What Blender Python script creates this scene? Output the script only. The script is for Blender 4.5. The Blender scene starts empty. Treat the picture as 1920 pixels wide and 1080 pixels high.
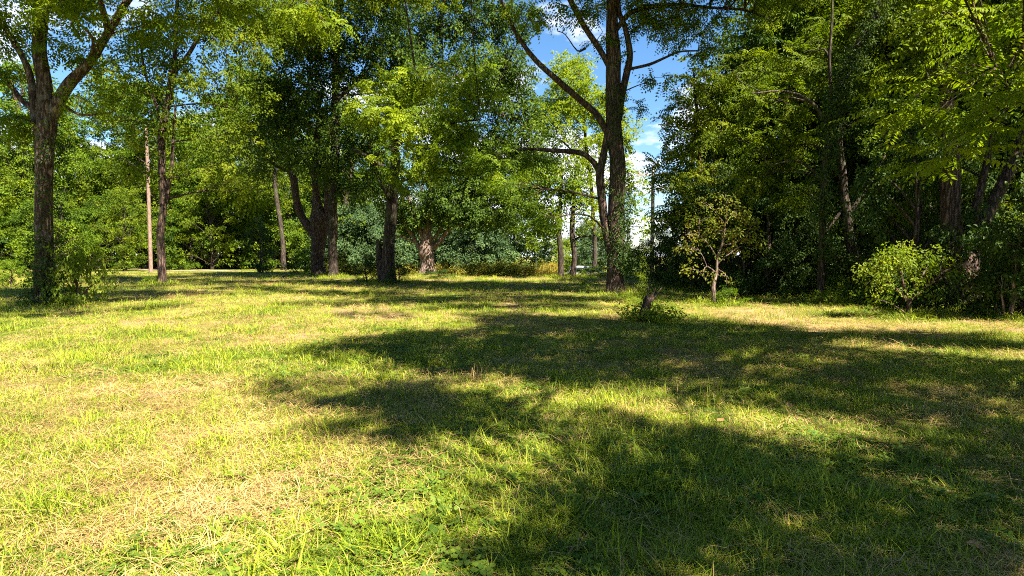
import bpy, math, random
import numpy as np
from mathutils import Vector

# ------------------------------------------------------------------ camera, sky, sun
sc = bpy.context.scene
COL = sc.collection
R = np.random.default_rng(7)
F = 1100.0                       # focal length in photo pixels (photo is 1920 wide)
CAM = np.array([0.0, 0.0, 1.3])
PITCH = math.atan(60 / F)
cam_d = bpy.data.cameras.new('camera'); cam = bpy.data.objects.new('camera', cam_d); COL.objects.link(cam)
cam_d.sensor_width = 36.0; cam_d.lens = 36.0 * F / 1920; cam_d.clip_end = 3000; cam_d.clip_start = 0.05
cam.location = CAM; cam.rotation_euler = (math.pi / 2 - PITCH, 0, 0)
sc.camera = cam

EL = math.radians(50)
AZ = np.array([0.70, -0.714])    # horizontal direction towards the sun (right and behind the camera)
SUN = np.array([AZ[0] * math.cos(EL), AZ[1] * math.cos(EL), math.sin(EL)])
sd = bpy.data.lights.new('sun', 'SUN'); sun = bpy.data.objects.new('sun', sd); COL.objects.link(sun)
sd.energy = 5.0; sd.angle = math.radians(0.55); sd.color = (1.0, 0.93, 0.80)
sun.rotation_euler = Vector(SUN).to_track_quat('Z', 'Y').to_euler(); sun.location = (0, 0, 60)

w = bpy.data.worlds.new('World'); sc.world = w; w.use_nodes = True
nt = w.node_tree; nt.nodes.clear(); N = nt.nodes.new; L = nt.links.new
wo = N('ShaderNodeOutputWorld'); bg = N('ShaderNodeBackground'); bg.inputs['Strength'].default_value = 0.05
sky = N('ShaderNodeTexSky'); sky.sky_type = 'NISHITA'; sky.sun_disc = False
sky.sun_elevation = EL; sky.sun_rotation = math.atan2(AZ[0], AZ[1]); sky.air_density = 1.0; sky.dust_density = 0.2; sky.ozone_density = 3.0
tc = N('ShaderNodeTexCoord'); sep = N('ShaderNodeSeparateXYZ'); L(tc.outputs['Generated'], sep.inputs[0])
zz = N('ShaderNodeMath'); zz.operation = 'ADD'; L(sep.outputs[2], zz.inputs[0]); zz.inputs[1].default_value = 0.22
dv = N('ShaderNodeVectorMath'); dv.operation = 'DIVIDE'; L(tc.outputs['Generated'], dv.inputs[0])
cz = N('ShaderNodeCombineXYZ'); [L(zz.outputs[0], cz.inputs[i]) for i in range(3)]; L(cz.outputs[0], dv.inputs[1])
nz = N('ShaderNodeTexNoise'); nz.inputs['Scale'].default_value = 1.9; nz.inputs['Detail'].default_value = 8; nz.inputs['Roughness'].default_value = 0.55
L(dv.outputs[0], nz.inputs['Vector'])
add = N('ShaderNodeMath'); add.operation = 'MULTIPLY_ADD'; L(sep.outputs[2], add.inputs[0]); add.inputs[1].default_value = -0.55; L(nz.outputs[0], add.inputs[2])
rp = N('ShaderNodeValToRGB'); rp.color_ramp.elements[0].position = 0.38; rp.color_ramp.elements[1].position = 0.47; L(add.outputs[0], rp.inputs[0])
mx = N('ShaderNodeMix'); mx.data_type = 'RGBA'; L(rp.outputs[0], mx.inputs[0])
hs = N('ShaderNodeHueSaturation'); hs.inputs['Saturation'].default_value = 1.2; hs.inputs['Value'].default_value = .95; L(sky.outputs[0], hs.inputs['Color'])
L(hs.outputs[0], mx.inputs[6]); mx.inputs[7].default_value = (7.2, 7.5, 8.2, 1)
L(mx.outputs[2], bg.inputs['Color']); L(bg.outputs[0], wo.inputs['Surface'])

vs = sc.view_settings; vs.view_transform = 'Standard'; vs.look = 'None'; vs.gamma = 1.0; vs.exposure = 2.3; vs.use_curve_mapping = False
sc.render.engine = 'CYCLES'
cy = sc.cycles; cy.max_bounces = 4; cy.diffuse_bounces = 2; cy.use_adaptive_sampling = True; cy.adaptive_threshold = 0.02; cy.glossy_bounces = 2; cy.transmission_bounces = 4; cy.transparent_max_bounces = 4
cy.sample_clamp_indirect = 4.0; cy.filter_width = 1.05; cy.use_denoising = False

# ------------------------------------------------------------------ helpers
def ray(px, py):
    x = (px - 960) / F; y = -(py - 540) / F
    c, s = math.cos(PITCH), math.sin(PITCH)
    return np.array([x, c + y * s, -s + y * c])       # world direction
def at(px, py, Y):
    d = ray(px, py); return CAM + d * (Y / d[1])
def ss(a, b, x):
    t = np.clip((x - a) / (b - a), 0, 1); return t * t * (3 - 2 * t)
def hz(x, y):
    x = np.asarray(x, float); y = np.asarray(y, float)
    h = 0.035 * np.sin(.35 * x + 1) * np.cos(.28 * y) + 0.02 * np.sin(.9 * x + .5 * y) + .012 * np.sin(2.3 * x - 1.7 * y)
    road = ss(41.5, 46, y) * ss(-9, -3, x) * (1 - ss(60, 75, y))
    return h - 1.0 * road
def ground(px, py):
    d = ray(px, py); p = CAM + d * (CAM[2] / -d[2])
    p[2] = hz(p[0], p[1]); return p
_G = {}
def vnoise(x, y, seed=0):
    """smooth value noise on a lattice"""
    if seed not in _G: _G[seed] = np.random.default_rng(100 + seed).random((256, 256))
    g = _G[seed]; xi = np.floor(x).astype(int); yi = np.floor(y).astype(int); u = x - xi; v = y - yi
    u = u * u * (3 - 2 * u); v = v * v * (3 - 2 * v)
    a = g[xi % 256, yi % 256]; b = g[(xi + 1) % 256, yi % 256]; c = g[xi % 256, (yi + 1) % 256]; d = g[(xi + 1) % 256, (yi + 1) % 256]
    return (a * (1 - u) + b * u) * (1 - v) + (c * (1 - u) + d * u) * v

class Acc:
    """collects polygons, then builds one mesh"""
    def __init__(s): s.v = []; s.q = []; s.t = []; s.a = []; s.n = 0
    def add(s, v, q=None, t=None, tint=0.5):
        v = np.asarray(v, float).reshape(-1, 3)
        if q is not None and len(q): s.q.append(np.asarray(q, int) + s.n)
        if t is not None and len(t): s.t.append(np.asarray(t, int) + s.n)
        s.v.append(v); s.a.append(np.broadcast_to(np.asarray(tint, float), (len(v),))); s.n += len(v)
    def mesh(s, name, mat, smooth=True):
        me = bpy.data.meshes.new(name)
        V = np.concatenate(s.v) if s.v else np.zeros((0, 3))
        q = np.concatenate(s.q) if s.q else np.zeros((0, 4), int); t = np.concatenate(s.t) if s.t else np.zeros((0, 3), int)
        me.vertices.add(len(V)); me.vertices.foreach_set('co', V.astype(np.float32).ravel())
        idx = np.concatenate([q.ravel(), t.ravel()]); me.loops.add(len(idx)); me.loops.foreach_set('vertex_index', idx.astype(np.int32))
        tot = np.concatenate([np.full(len(q), 4), np.full(len(t), 3)]).astype(np.int32)
        st = (np.cumsum(tot) - tot).astype(np.int32)
        me.polygons.add(len(tot)); me.polygons.foreach_set('loop_start', st); me.polygons.foreach_set('loop_total', tot)
        me.polygons.foreach_set('use_smooth', np.full(len(tot), smooth))
        at_ = me.attributes.new('tint', 'FLOAT', 'POINT'); at_.data.foreach_set('value', np.concatenate(s.a).astype(np.float32))
        me.materials.append(mat); me.update(); return me
def obj(name, me, parent=None, loc=None):
    o = bpy.data.objects.new(name, me); COL.objects.link(o)
    if parent is not None:
        o.parent = parent
    if loc is not None: o.location = loc
    return o
def tag(o, label=None, cat=None, group=None, kind=None):
    if label: o['label'] = label
    if cat: o['category'] = cat
    if group: o['group'] = group
    if kind: o['kind'] = kind
    return o
def empty(name, loc, label, cat, group=None):
    o = bpy.data.objects.new(name, None); COL.objects.link(o); o.location = loc; o.empty_display_size = .3
    return tag(o, label, cat, group)

def spline(P, n):
    """Catmull-Rom through rows of P (any width), n points"""
    P = np.asarray(P, float)
    if len(P) == 2:
        t = np.linspace(0, 1, n)[:, None]; return P[0] * (1 - t) + P[1] * t
    Q = np.vstack([2 * P[0] - P[1], P, 2 * P[-1] - P[-2]]); m = len(P) - 1
    u = np.linspace(0, m - 1e-6, n); i = np.floor(u).astype(int); t = (u - i)[:, None]
    a, b, c, d = Q[i], Q[i + 1], Q[i + 2], Q[i + 3]
    return .5 * (2 * b + (c - a) * t + (2 * a - 5 * b + 4 * c - d) * t ** 2 + (3 * b - a - 3 * c + d) * t ** 3)
def tube(acc, P, rad, sides=8, rough=0.0, flare=0.0, tint=.5, seed=0, cap=True):
    P = np.asarray(P, float); n = len(P); rad = np.broadcast_to(np.asarray(rad, float), (n,))
    T = np.gradient(P, axis=0); T /= np.linalg.norm(T, axis=1)[:, None] + 1e-9
    ref = np.array([1., 0, 0]) if abs(T[0][0]) < .8 else np.array([0, 1., 0])
    U = ref - T * (T @ ref)[:, None]; U /= np.linalg.norm(U, axis=1)[:, None] + 1e-9
    W = np.cross(T, U)
    th = np.arange(sides) / sides * 2 * np.pi
    rr = np.repeat(rad[:, None], sides, 1)
    if rough:
        s = np.cumsum(np.r_[0, np.linalg.norm(np.diff(P, axis=0), axis=1)])
        big = vnoise(np.cos(th)[None] * 1.3 + 7 + seed + 0 * s[:, None], s[:, None] * 1.6 + np.sin(th)[None] * 1.3 + 9, 3) - .5
        k = np.round(rad.mean() * 2 * np.pi / .07); k = max(5, min(k, sides / 2.5))
        wob = vnoise(s[:, None] * 2.2 + seed, th[None] * 1.5 + 3, 4) * 3
        rid = np.abs(np.sin(th[None] * k / 2 + wob)) - .5
        rr = rr * (1 + rough * (1.6 * big + .55 * rid))
    if flare:
        z = P[:, 2] - P[0, 2]
        fl = np.exp(-np.maximum(z - .15, 0) / (rad[0] * 1.1))
        lob = .55 + .45 * np.cos(th[None] * 5 + seed) * .7 + .25 * np.cos(th[None] * 3 + 2 * seed)
        rr = rr * (1 + flare * fl[:, None] * lob)
    V = P[:, None] + rr[..., None] * (np.cos(th)[None, :, None] * U[:, None] + np.sin(th)[None, :, None] * W[:, None])
    V = V.reshape(-1, 3)
    i = np.arange(n - 1)[:, None] * sides; j = np.arange(sides)[None]; k = (j + 1) % sides
    q = np.stack([i + j, i + k, i + sides + k, i + sides + j], -1).reshape(-1, 4)
    t = None
    if cap:
        V = np.vstack([V, P[-1] + T[-1] * rad[-1] * .5]); b = (n - 1) * sides
        t = np.stack([b + j[0], b + k[0], np.full(sides, n * sides)], -1)
    acc.add(V, q, t, tint)

# ------------------------------------------------------------------ materials
def mat(name):
    m = bpy.data.materials.new(name); m.use_nodes = True; m.node_tree.nodes.clear()
    return m, m.node_tree.nodes.new, m.node_tree.links.new
def ramp(N, stops):
    r = N('ShaderNodeValToRGB'); e = r.color_ramp.elements
    while len(e) < len(stops): e.new(.5)
    for k, (p, c) in enumerate(stops): e[k].position = p; e[k].color = (*c, 1)
    return r
def leaf_mat(name, dark, mid, light, trans=.47, tcol=(1.4, 1.4, .35), rough=.62, spec=.14, nscale=.6):
    m, N, L = mat(name)
    a = N('ShaderNodeAttribute'); a.attribute_name = 'tint'
    ge = N('ShaderNodeNewGeometry'); nz = N('ShaderNodeTexNoise'); nz.inputs['Scale'].default_value = nscale; nz.inputs['Detail'].default_value = 3; L(ge.outputs['Position'], nz.inputs['Vector'])
    mr = N('ShaderNodeMapRange'); L(nz.outputs[0], mr.inputs[0]); mr.inputs[1].default_value = .3; mr.inputs[2].default_value = .7; mr.inputs[3].default_value = -.22; mr.inputs[4].default_value = .22
    s = N('ShaderNodeMath'); s.operation = 'ADD'; L(a.outputs['Fac'], s.inputs[0]); L(mr.outputs[0], s.inputs[1])
    r = ramp(N, [(0.0, dark), (.5, mid), (1.0, light)]); L(s.outputs[0], r.inputs[0])
    p = N('ShaderNodeBsdfPrincipled'); L(r.outputs[0], p.inputs['Base Color']); p.inputs['Roughness'].default_value = rough; p.inputs['Specular IOR Level'].default_value = spec
    t = N('ShaderNodeBsdfTranslucent'); mc = N('ShaderNodeMix'); mc.data_type = 'RGBA'; mc.blend_type = 'MULTIPLY'; mc.inputs[0].default_value = 1; L(r.outputs[0], mc.inputs[6]); mc.inputs[7].default_value = (*tcol, 1); L(mc.outputs[2], t.inputs['Color'])
    x = N('ShaderNodeMixShader'); x.inputs[0].default_value = trans; L(p.outputs[0], x.inputs[1]); L(t.outputs[0], x.inputs[2])
    o = N('ShaderNodeOutputMaterial'); L(x.outputs[0], o.inputs['Surface']); return m
def bark_mat(name, c0, c1, c2, scale=1.0, moss=0.0, bump=.7, lichen=0.0):
    m, N, L = mat(name)
    tc = N('ShaderNodeTexCoord'); mp = N('ShaderNodeMapping'); mp.inputs['Scale'].default_value = (9 * scale, 9 * scale, 1.7 * scale); L(tc.outputs['Object'], mp.inputs['Vector'])
    n1 = N('ShaderNodeTexNoise'); n1.inputs['Scale'].default_value = 1.6; n1.inputs['Detail'].default_value = 6; n1.inputs['Roughness'].default_value = .65; L(mp.outputs[0], n1.inputs['Vector'])
    vo = N('ShaderNodeTexVoronoi'); vo.feature = 'DISTANCE_TO_EDGE'; vo.inputs['Scale'].default_value = 1.5; 
    mxv = N('ShaderNodeMix'); mxv.data_type = 'RGBA'; mxv.inputs[0].default_value = .35; L(mp.outputs[0], mxv.inputs[6]); L(n1.outputs['Color'], mxv.inputs[7]); 
    av = N('ShaderNodeVectorMath'); av.operation = 'MULTIPLY_ADD'; L(n1.outputs['Color'], av.inputs[0]); av.inputs[1].default_value = (1.2, 1.2, 1.2); L(mp.outputs[0], av.inputs[2]); L(av.outputs[0], vo.inputs['Vector'])
    mr = N('ShaderNodeMapRange'); L(vo.outputs['Distance'], mr.inputs[0]); mr.inputs[2].default_value = .28
    ad = N('ShaderNodeMath'); ad.operation = 'MULTIPLY_ADD'; L(mr.outputs[0], ad.inputs[0]); ad.inputs[1].default_value = .55
    h = N('ShaderNodeMath'); h.operation = 'MULTIPLY'; L(n1.outputs[0], h.inputs[0]); h.inputs[1].default_value = .6; L(h.outputs[0], ad.inputs[2])
    r = ramp(N, [(.15, c0), (.5, c1), (.85, c2)]); L(ad.outputs[0], r.inputs[0])
    col = r.outputs[0]
    if lichen:
        n2 = N('ShaderNodeTexNoise'); n2.inputs['Scale'].default_value = 3.2; n2.inputs['Detail'].default_value = 5; n2.inputs['Roughness'].default_value = .7; L(tc.outputs['Object'], n2.inputs['Vector'])
        r2 = ramp(N, [(.54, (0, 0, 0)), (.6, (lichen,) * 3)]); L(n2.outputs[0], r2.inputs[0])
        m2 = N('ShaderNodeMix'); m2.data_type = 'RGBA'; L(r2.outputs[0], m2.inputs[0]); L(col, m2.inputs[6]); m2.inputs[7].default_value = (.34, .33, .27, 1); col = m2.outputs[2]
    if moss:
        n3 = N('ShaderNodeTexNoise'); n3.inputs['Scale'].default_value = 1.1; n3.inputs['Detail'].default_value = 5; L(tc.outputs['Object'], n3.inputs['Vector'])
        r3 = ramp(N, [(.5, (0, 0, 0)), (.66, (moss,) * 3)]); L(n3.outputs[0], r3.inputs[0])
        m3 = N('ShaderNodeMix'); m3.data_type = 'RGBA'; L(r3.outputs[0], m3.inputs[0]); L(col, m3.inputs[6]); m3.inputs[7].default_value = (.07, .09, .03, 1); col = m3.outputs[2]
    p = N('ShaderNodeBsdfPrincipled'); L(col, p.inputs['Base Color']); p.inputs['Roughness'].default_value = .9; p.inputs['Specular IOR Level'].default_value = .15
    b = N('ShaderNodeBump'); b.inputs['Strength'].default_value = bump; b.inputs['Distance'].default_value = .05; L(ad.outputs[0], b.inputs['Height']); L(b.outputs[0], p.inputs['Normal'])
    o = N('ShaderNodeOutputMaterial'); L(p.outputs[0], o.inputs['Surface']); return m
def plain(name, c, rough=.5, metal=0.0, spec=.5, noise=.15):
    m, N, L = mat(name); p = N('ShaderNodeBsdfPrincipled'); p.inputs['Roughness'].default_value = rough; p.inputs['Metallic'].default_value = metal; p.inputs['Specular IOR Level'].default_value = spec
    tc = N('ShaderNodeTexCoord'); n = N('ShaderNodeTexNoise'); n.inputs['Scale'].default_value = 6; n.inputs['Detail'].default_value = 4; L(tc.outputs['Object'], n.inputs['Vector'])
    r = ramp(N, [(.3, tuple(k * (1 - noise) for k in c)), (.7, tuple(min(1, k * (1 + noise)) for k in c))]); L(n.outputs[0], r.inputs[0]); L(r.outputs[0], p.inputs['Base Color'])
    o = N('ShaderNodeOutputMaterial'); L(p.outputs[0], o.inputs['Surface']); return m

LEAF_WAL = leaf_mat('leaf_walnut', (.055, .10, .008), (.125, .185, .010), (.25, .30, .015))
LEAF_OLIVE = leaf_mat('leaf_olive', (.045, .085, .007), (.105, .15, .009), (.21, .24, .013))
LEAF_MAPLE = leaf_mat('leaf_maple', (.024, .052, .008), (.058, .10, .011), (.125, .17, .017), trans=.3)
LEAF_WOOD = leaf_mat('leaf_wood', (.030, .066, .007), (.095, .155, .009), (.21, .26, .014), nscale=.3)
LEAF_BLUE = leaf_mat('leaf_blue', (.030, .060, .025), (.060, .105, .038), (.11, .165, .05), trans=.25)
LEAF_SAP = leaf_mat('leaf_sapling', (.07, .11, .014), (.14, .17, .02), (.26, .20, .04), nscale=2)
LEAF_SHRUB = leaf_mat('leaf_shrub', (.07, .12, .012), (.14, .20, .018), (.26, .29, .03), nscale=1.5)
LEAF_IVY = leaf_mat('leaf_ivy', (.020, .045, .010), (.040, .075, .012), (.09, .13, .02), trans=.2, nscale=3)
LEAF_HEDGE = leaf_mat('leaf_hedge', (.09, .10, .014), (.18, .18, .02), (.32, .24, .05), nscale=1.2)
BARK_A = bark_mat('bark_grey_brown', (.016, .010, .007), (.065, .041, .03), (.19, .125, .095), lichen=.22)
BARK_B = bark_mat('bark_brown', (.011, .008, .006), (.05, .032, .024), (.15, .092, .072), moss=.25)
BARK_P = bark_mat('bark_pink', (.03, .02, .016), (.13, .085, .068), (.27, .19, .155), lichen=.25)
BARK_D = bark_mat('bark_dark', (.010, .008, .006), (.036, .026, .02), (.10, .07, .055), moss=.4)

# ------------------------------------------------------------------ leaf templates
def diamond(L_, W_, fold=.25):
    v = np.array([[0, 0, 0], [L_ * .45, W_ / 2, fold * W_ * .5], [L_, 0, -L_ * .12], [L_ * .45, -W_ / 2, fold * W_ * .5]])
    return v, np.array([[0, 1, 2], [0, 2, 3]]) if False else np.array([[0, 2, 1], [0, 3, 2]])
def rotz(a): c, s = math.cos(a), math.sin(a); return np.array([[c, -s, 0], [s, c, 0], [0, 0, 1.]])
def roty(a): c, s = math.cos(a), math.sin(a); return np.array([[c, 0, s], [0, 1., 0], [-s, 0, c]])
def rotx(a): c, s = math.cos(a), math.sin(a); return np.array([[1., 0, 0], [0, c, -s], [0, s, c]])
def frond(rs, L_=.55, n=7, droop=.5, lw=.046, ll=.115):
    """pinnate leaf along +x"""
    V = []; T = []; A = []
    for k in range(n + 1):
        t = .16 + .84 * k / n; x = L_ * t * (1 - .12 * droop * t); z = .12 * L_ * t - droop * L_ * .55 * t * t
        for s in ((-1, 1) if k < n else (0,)):
            l = ll * (1 - .55 * abs(t - .5) ** 1.3) * rs.uniform(.85, 1.1)
            v, tr = diamond(l, lw * rs.uniform(.85, 1.2))
            M = rotz(s * rs.uniform(1.0, 1.3)) @ roty(rs.uniform(.1, .55)) @ rotx(rs.uniform(-.5, .5))
            v = v @ M.T @ roty(droop * t * 1.0).T + [x, s * .006, z]
            T.append(tr + 4 * len(V)); V.append(v); A.append(np.full(4, rs.uniform(-.07, .07)))
    return np.concatenate(V), np.concatenate(T), np.concatenate(A)
def frond_spray(rs, nf=7, L0=.42, L1=.66, n0=6, lw=.046, d0=.25, d1=.9):
    V = []; T = []; A = []; n = 0
    for k in range(nf):
        v, t, a = frond(rs, rs.uniform(L0, L1), int(rs.integers(n0, n0 + 2)), rs.uniform(d0, d1), lw)
        ang = (k - (nf - 1) / 2) * 2.3 / nf * 1.4 + rs.uniform(-.25, .25)
        M = rotz(ang) @ roty(rs.uniform(-.5, .35)) @ rotx(rs.uniform(-.4, .4))
        v = v @ M.T + [.06 * k - .2 + rs.uniform(-.05, .05), 0, rs.uniform(-.05, .05)]
        V.append(v); T.append(t + n); A.append(a + rs.uniform(-.12, .12)); n += len(v)
    return np.concatenate(V), np.concatenate(T), np.concatenate(A)
def leaf_spray(rs, n=34, ll=.13, lw=.085, size=.5):
    """flat branchlet of simple leaves along +x"""
    V = []; T = []; A = []
    for k in range(n):
        t = rs.random(); x = (t - .25) * size * 1.7; sp = size * .75 * (1 - .7 * t) * (rs.random() ** .7) * rs.choice([-1, 1])
        v, tr = diamond(ll * rs.uniform(.7, 1.2), lw * rs.uniform(.75, 1.2))
        M = rotz(math.atan2(sp, .3) + rs.normal(0, .6)) @ roty(rs.normal(.5, .5)) @ rotx(rs.normal(0, .6))
        v = v @ M.T + [x, sp, rs.normal(0, .07) - .25 * (x * x + sp * sp)]
        T.append(tr + 4 * k); V.append(v); A.append(np.full(4, rs.uniform(-.14, .14)))
    return np.concatenate(V), np.concatenate(T), np.concatenate(A)
rs = np.random.default_rng(3)
TPL = {'frond': [frond_spray(rs, k) for k in (5, 6, 7, 6)], 'leaf': [leaf_spray(rs, 44, .125, .08, .42) for _ in range(6)],
       'long': [frond_spray(rs, k, .55, .85, 11, .036, .1, .6) for k in (4, 5, 5, 6)],
       'far': [leaf_spray(rs, 32, .18, .125, .55) for _ in range(5)],
       'small': [leaf_spray(rs, 26, .075, .045, .26) for _ in range(4)]}
def tpl_area(k):
    v, t, _ = TPL[k][0]; return np.linalg.norm(np.cross(v[t[:, 1]] - v[t[:, 0]], v[t[:, 2]] - v[t[:, 0]]), axis=1).sum() / 2
AREA = {k: tpl_area(k) for k in TPL}
def put_sprays(acc, P, yaw, pitch, roll, scale, kind, tint):
    """stamp spray templates at N points"""
    P = np.asarray(P, float); n = len(P)
    if n == 0: return
    pick = R.integers(0, len(TPL[kind]), n)
    cy_, sy = np.cos(yaw), np.sin(yaw); cp, sp = np.cos(pitch), np.sin(pitch); cr, sr = np.cos(roll), np.sin(roll)
    Z = np.zeros(n); O = np.ones(n)
    mz = np.stack([np.stack([cy_, -sy, Z], -1), np.stack([sy, cy_, Z], -1), np.stack([Z, Z, O], -1)], 1)
    my = np.stack([np.stack([cp, Z, sp], -1), np.stack([Z, O, Z], -1), np.stack([-sp, Z, cp], -1)], 1)
    mx_ = np.stack([np.stack([O, Z, Z], -1), np.stack([Z, cr, -sr], -1), np.stack([Z, sr, cr], -1)], 1)
    M = mz @ my @ mx_ * np.asarray(scale)[:, None, None]
    for k, (v, t, a) in enumerate(TPL[kind]):
        s = np.nonzero(pick == k)[0]
        if not len(s): continue
        V = np.einsum('nij,vj->nvi', M[s], v) + P[s][:, None]
        T = t[None] + (np.arange(len(s)) * len(v))[:, None, None]
        acc.add(V.reshape(-1, 3), None, T.reshape(-1, 3), (a[None] + np.asarray(tint)[s][:, None]).ravel())
def blob_points(c, r, n, shell=.45):
    d = R.normal(size=(n, 3)); d /= np.linalg.norm(d, axis=1)[:, None]
    q = (shell + (1 - shell) * R.random(n)) * (.8 + .4 * R.random(n)); q = np.where(R.random(n) < .25, R.random(n), q)
    return c + d * q[:, None] * r, d
DENS = 1.9
def fill_blob(acc, c, r, lai, kind, scale, tint=.5, droop=.2):
    n = max(3, int(DENS * lai * math.pi * r[0] * r[2] / (AREA[kind] * scale ** 2)))
    P, d = blob_points(np.asarray(c), np.asarray(r), n)
    yaw = np.arctan2(d[:, 1], d[:, 0]) + R.normal(0, .5, n)
    put_sprays(acc, P, yaw, R.normal(droop + .1, .4, n) - .3 * d[:, 2], R.normal(0, .5, n), scale * R.uniform(.75, 1.25, n), kind, tint + R.normal(0, .13, n))
    return P

# ------------------------------------------------------------------ trees drawn from limb polylines
BASES = []
def limb_pts(L_, base, Yb):
    """rows: (px, py, width_px [, depth offset]) -> xyz r"""
    out = []
    for row in L_:
        Y = Yb + (row[3] if len(row) > 3 else 0); p = at(row[0], row[1], Y); out.append([*p, row[2] * .9 / 2 * Y / F])
    return np.array(out)
def tree(name, label, base_px, limbs, blobs, bark, leaf, kind='leaf', lscale=1.0, lai=1.1, tint=.5, group=None, rough=.07, flare=.45, extra_twigs=.25, cat='tree', ivy=None, base_xy=None, pts=None, top=(), dd0=0.0):
    b = ground(*base_px) if base_xy is None else np.array([base_xy[0], base_xy[1], hz(*base_xy)])
    Yb = b[1]; root = empty(name, b, label, cat, group)
    allp = []; BASES.append((b[0], b[1], (limbs[0][0][2] / 2 * Yb / F) if pts is None else .3))
    for k, lm in enumerate(limbs):
        A = limb_pts(lm, b, Yb) if pts is None else np.array(lm, float)
        if k == 0: A = np.vstack([[b[0], b[1], b[2] - .25, A[0, 3]], A]) if A[0, 2] > b[2] - .2 else A
        ln = np.linalg.norm(np.diff(A[:, :3], axis=0), axis=1).sum()
        S = spline(A, int(min(90, max(10, ln / .12))))
        jit = np.stack([vnoise(np.linspace(0, ln * .9, len(S)) + 11 * k, np.full(len(S), base_px[0] * .37 + j * 5.3 if base_xy is None else j * 5.3), 5) - .5 for j in range(3)], -1)
        fade = np.minimum(1, np.arange(len(S)) / 6)[:, None]
        S[:, :3] += jit * fade * np.minimum(.5 * S[:, 3:4] + .03, .12)
        S[:, 3] = np.maximum(S[:, 3], .008)
        a = Acc(); big = S[:, 3].max()
        tube(a, S[:, :3] - b, S[:, 3], 28 if big > .22 else 16 if big > .12 else 9, rough if big > .06 else 0, flare if k == 0 else 0, seed=(base_px[0] + k * 13) % 50)
        o = obj('trunk' if k == 0 else 'limb', a.mesh(name + '_wood', bark), root)
        allp.append(S)
    AP = np.vstack(allp)
    crown = Acc()
    blobs = list(blobs) + [(None, *((b[0] + t[0], b[1] + t[1], t[2], t[3], t[3], t[4], {'lai': t[5] if len(t) > 5 else 1.3}) if len(t) < 7 else t)) for t in top]
    for bl in blobs:
        p3 = pts is not None
        if bl[0] is None: p3 = True; bl = bl[1:]
        if not p3:
            px, py, rx, ry = bl[:4]; opt = bl[4] if len(bl) > 4 else {}
            Y = Yb + opt.get('d', dd0 + R.uniform(-.25, .25) * rx * Yb / F)
            c = at(px, py, Y); r = np.array([rx, (rx + ry) / 2, ry]) * Y / F
        else:
            c = np.array(bl[:3], float); r = np.array(bl[3:6], float); opt = bl[6] if len(bl) > 6 else {}
        kd = opt.get('kind', kind)
        P = fill_blob(crown, c - b, r, opt.get('lai', lai), kd, opt.get('s', lscale), opt.get('t', tint), opt.get('droop', .2)) + b
        # a branch from the nearest limb to the blob, with twigs to some of its sprays
        dd = np.linalg.norm(AP[:, :3] - c, axis=1) + 1.2 * np.maximum(0, AP[:, 2] - c[2] + .3); i = dd.argmin(); s0 = AP[i]
        dist = np.linalg.norm(s0[:3] - c); ba = Acc()
        r0 = min(s0[3] * .7, .012 + .011 * dist); mid = (s0[:3] + c) / 2 + [0, 0, .10 * dist] + R.normal(0, .06 * dist, 3)
        S = spline(np.vstack([s0[:3], mid, c]), max(6, int(dist / .25)))
        tube(ba, S - b, np.linspace(r0, max(.006, r0 * .4), len(S)), 6)
        nt_ = max(3, min(26, int(len(P) * extra_twigs))); sel = P[R.choice(len(P), min(nt_, len(P)), replace=False)]
        for p in sel:
            j = R.integers(len(S) // 2, len(S)); m2 = (S[j] + p) / 2 + [0, 0, .12 * np.linalg.norm(S[j] - p)] + R.normal(0, .05, 3)
            tube(ba, spline(np.vstack([S[j], m2, p]), 5) - b, np.linspace(r0 * .38 + .003, .004, 5), 4, cap=False)
        obj('branch', ba.mesh(name + '_branch', bark), root)
    if crown.n: obj('crown', crown.mesh(name + '_crown', leaf, False), root)
    if ivy:
        a = Acc()
        for (k, f0, f1, cnt, sc_, side) in ivy:
            S = allp[k]; n = len(S); t = f0 + (f1 - f0) * R.random(cnt); i = np.clip((t * (n - 1)).astype(int), 0, n - 1)
            th = R.uniform(-1.5, 1.5, cnt) + side
            off = np.stack([np.cos(th), np.sin(th), 0 * th], -1) * (S[i, 3] * 1.05 + R.random(cnt) * .12)[:, None]
            put_sprays(a, S[i, :3] + off - b, th, R.normal(.8, .4, cnt), R.normal(0, .4, cnt), sc_ * R.uniform(.6, 1.2, cnt), 'small', .5 + R.normal(0, .15, cnt))
        obj('ivy', a.mesh(name + '_ivy', LEAF_IVY, False), root)
    return root

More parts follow.
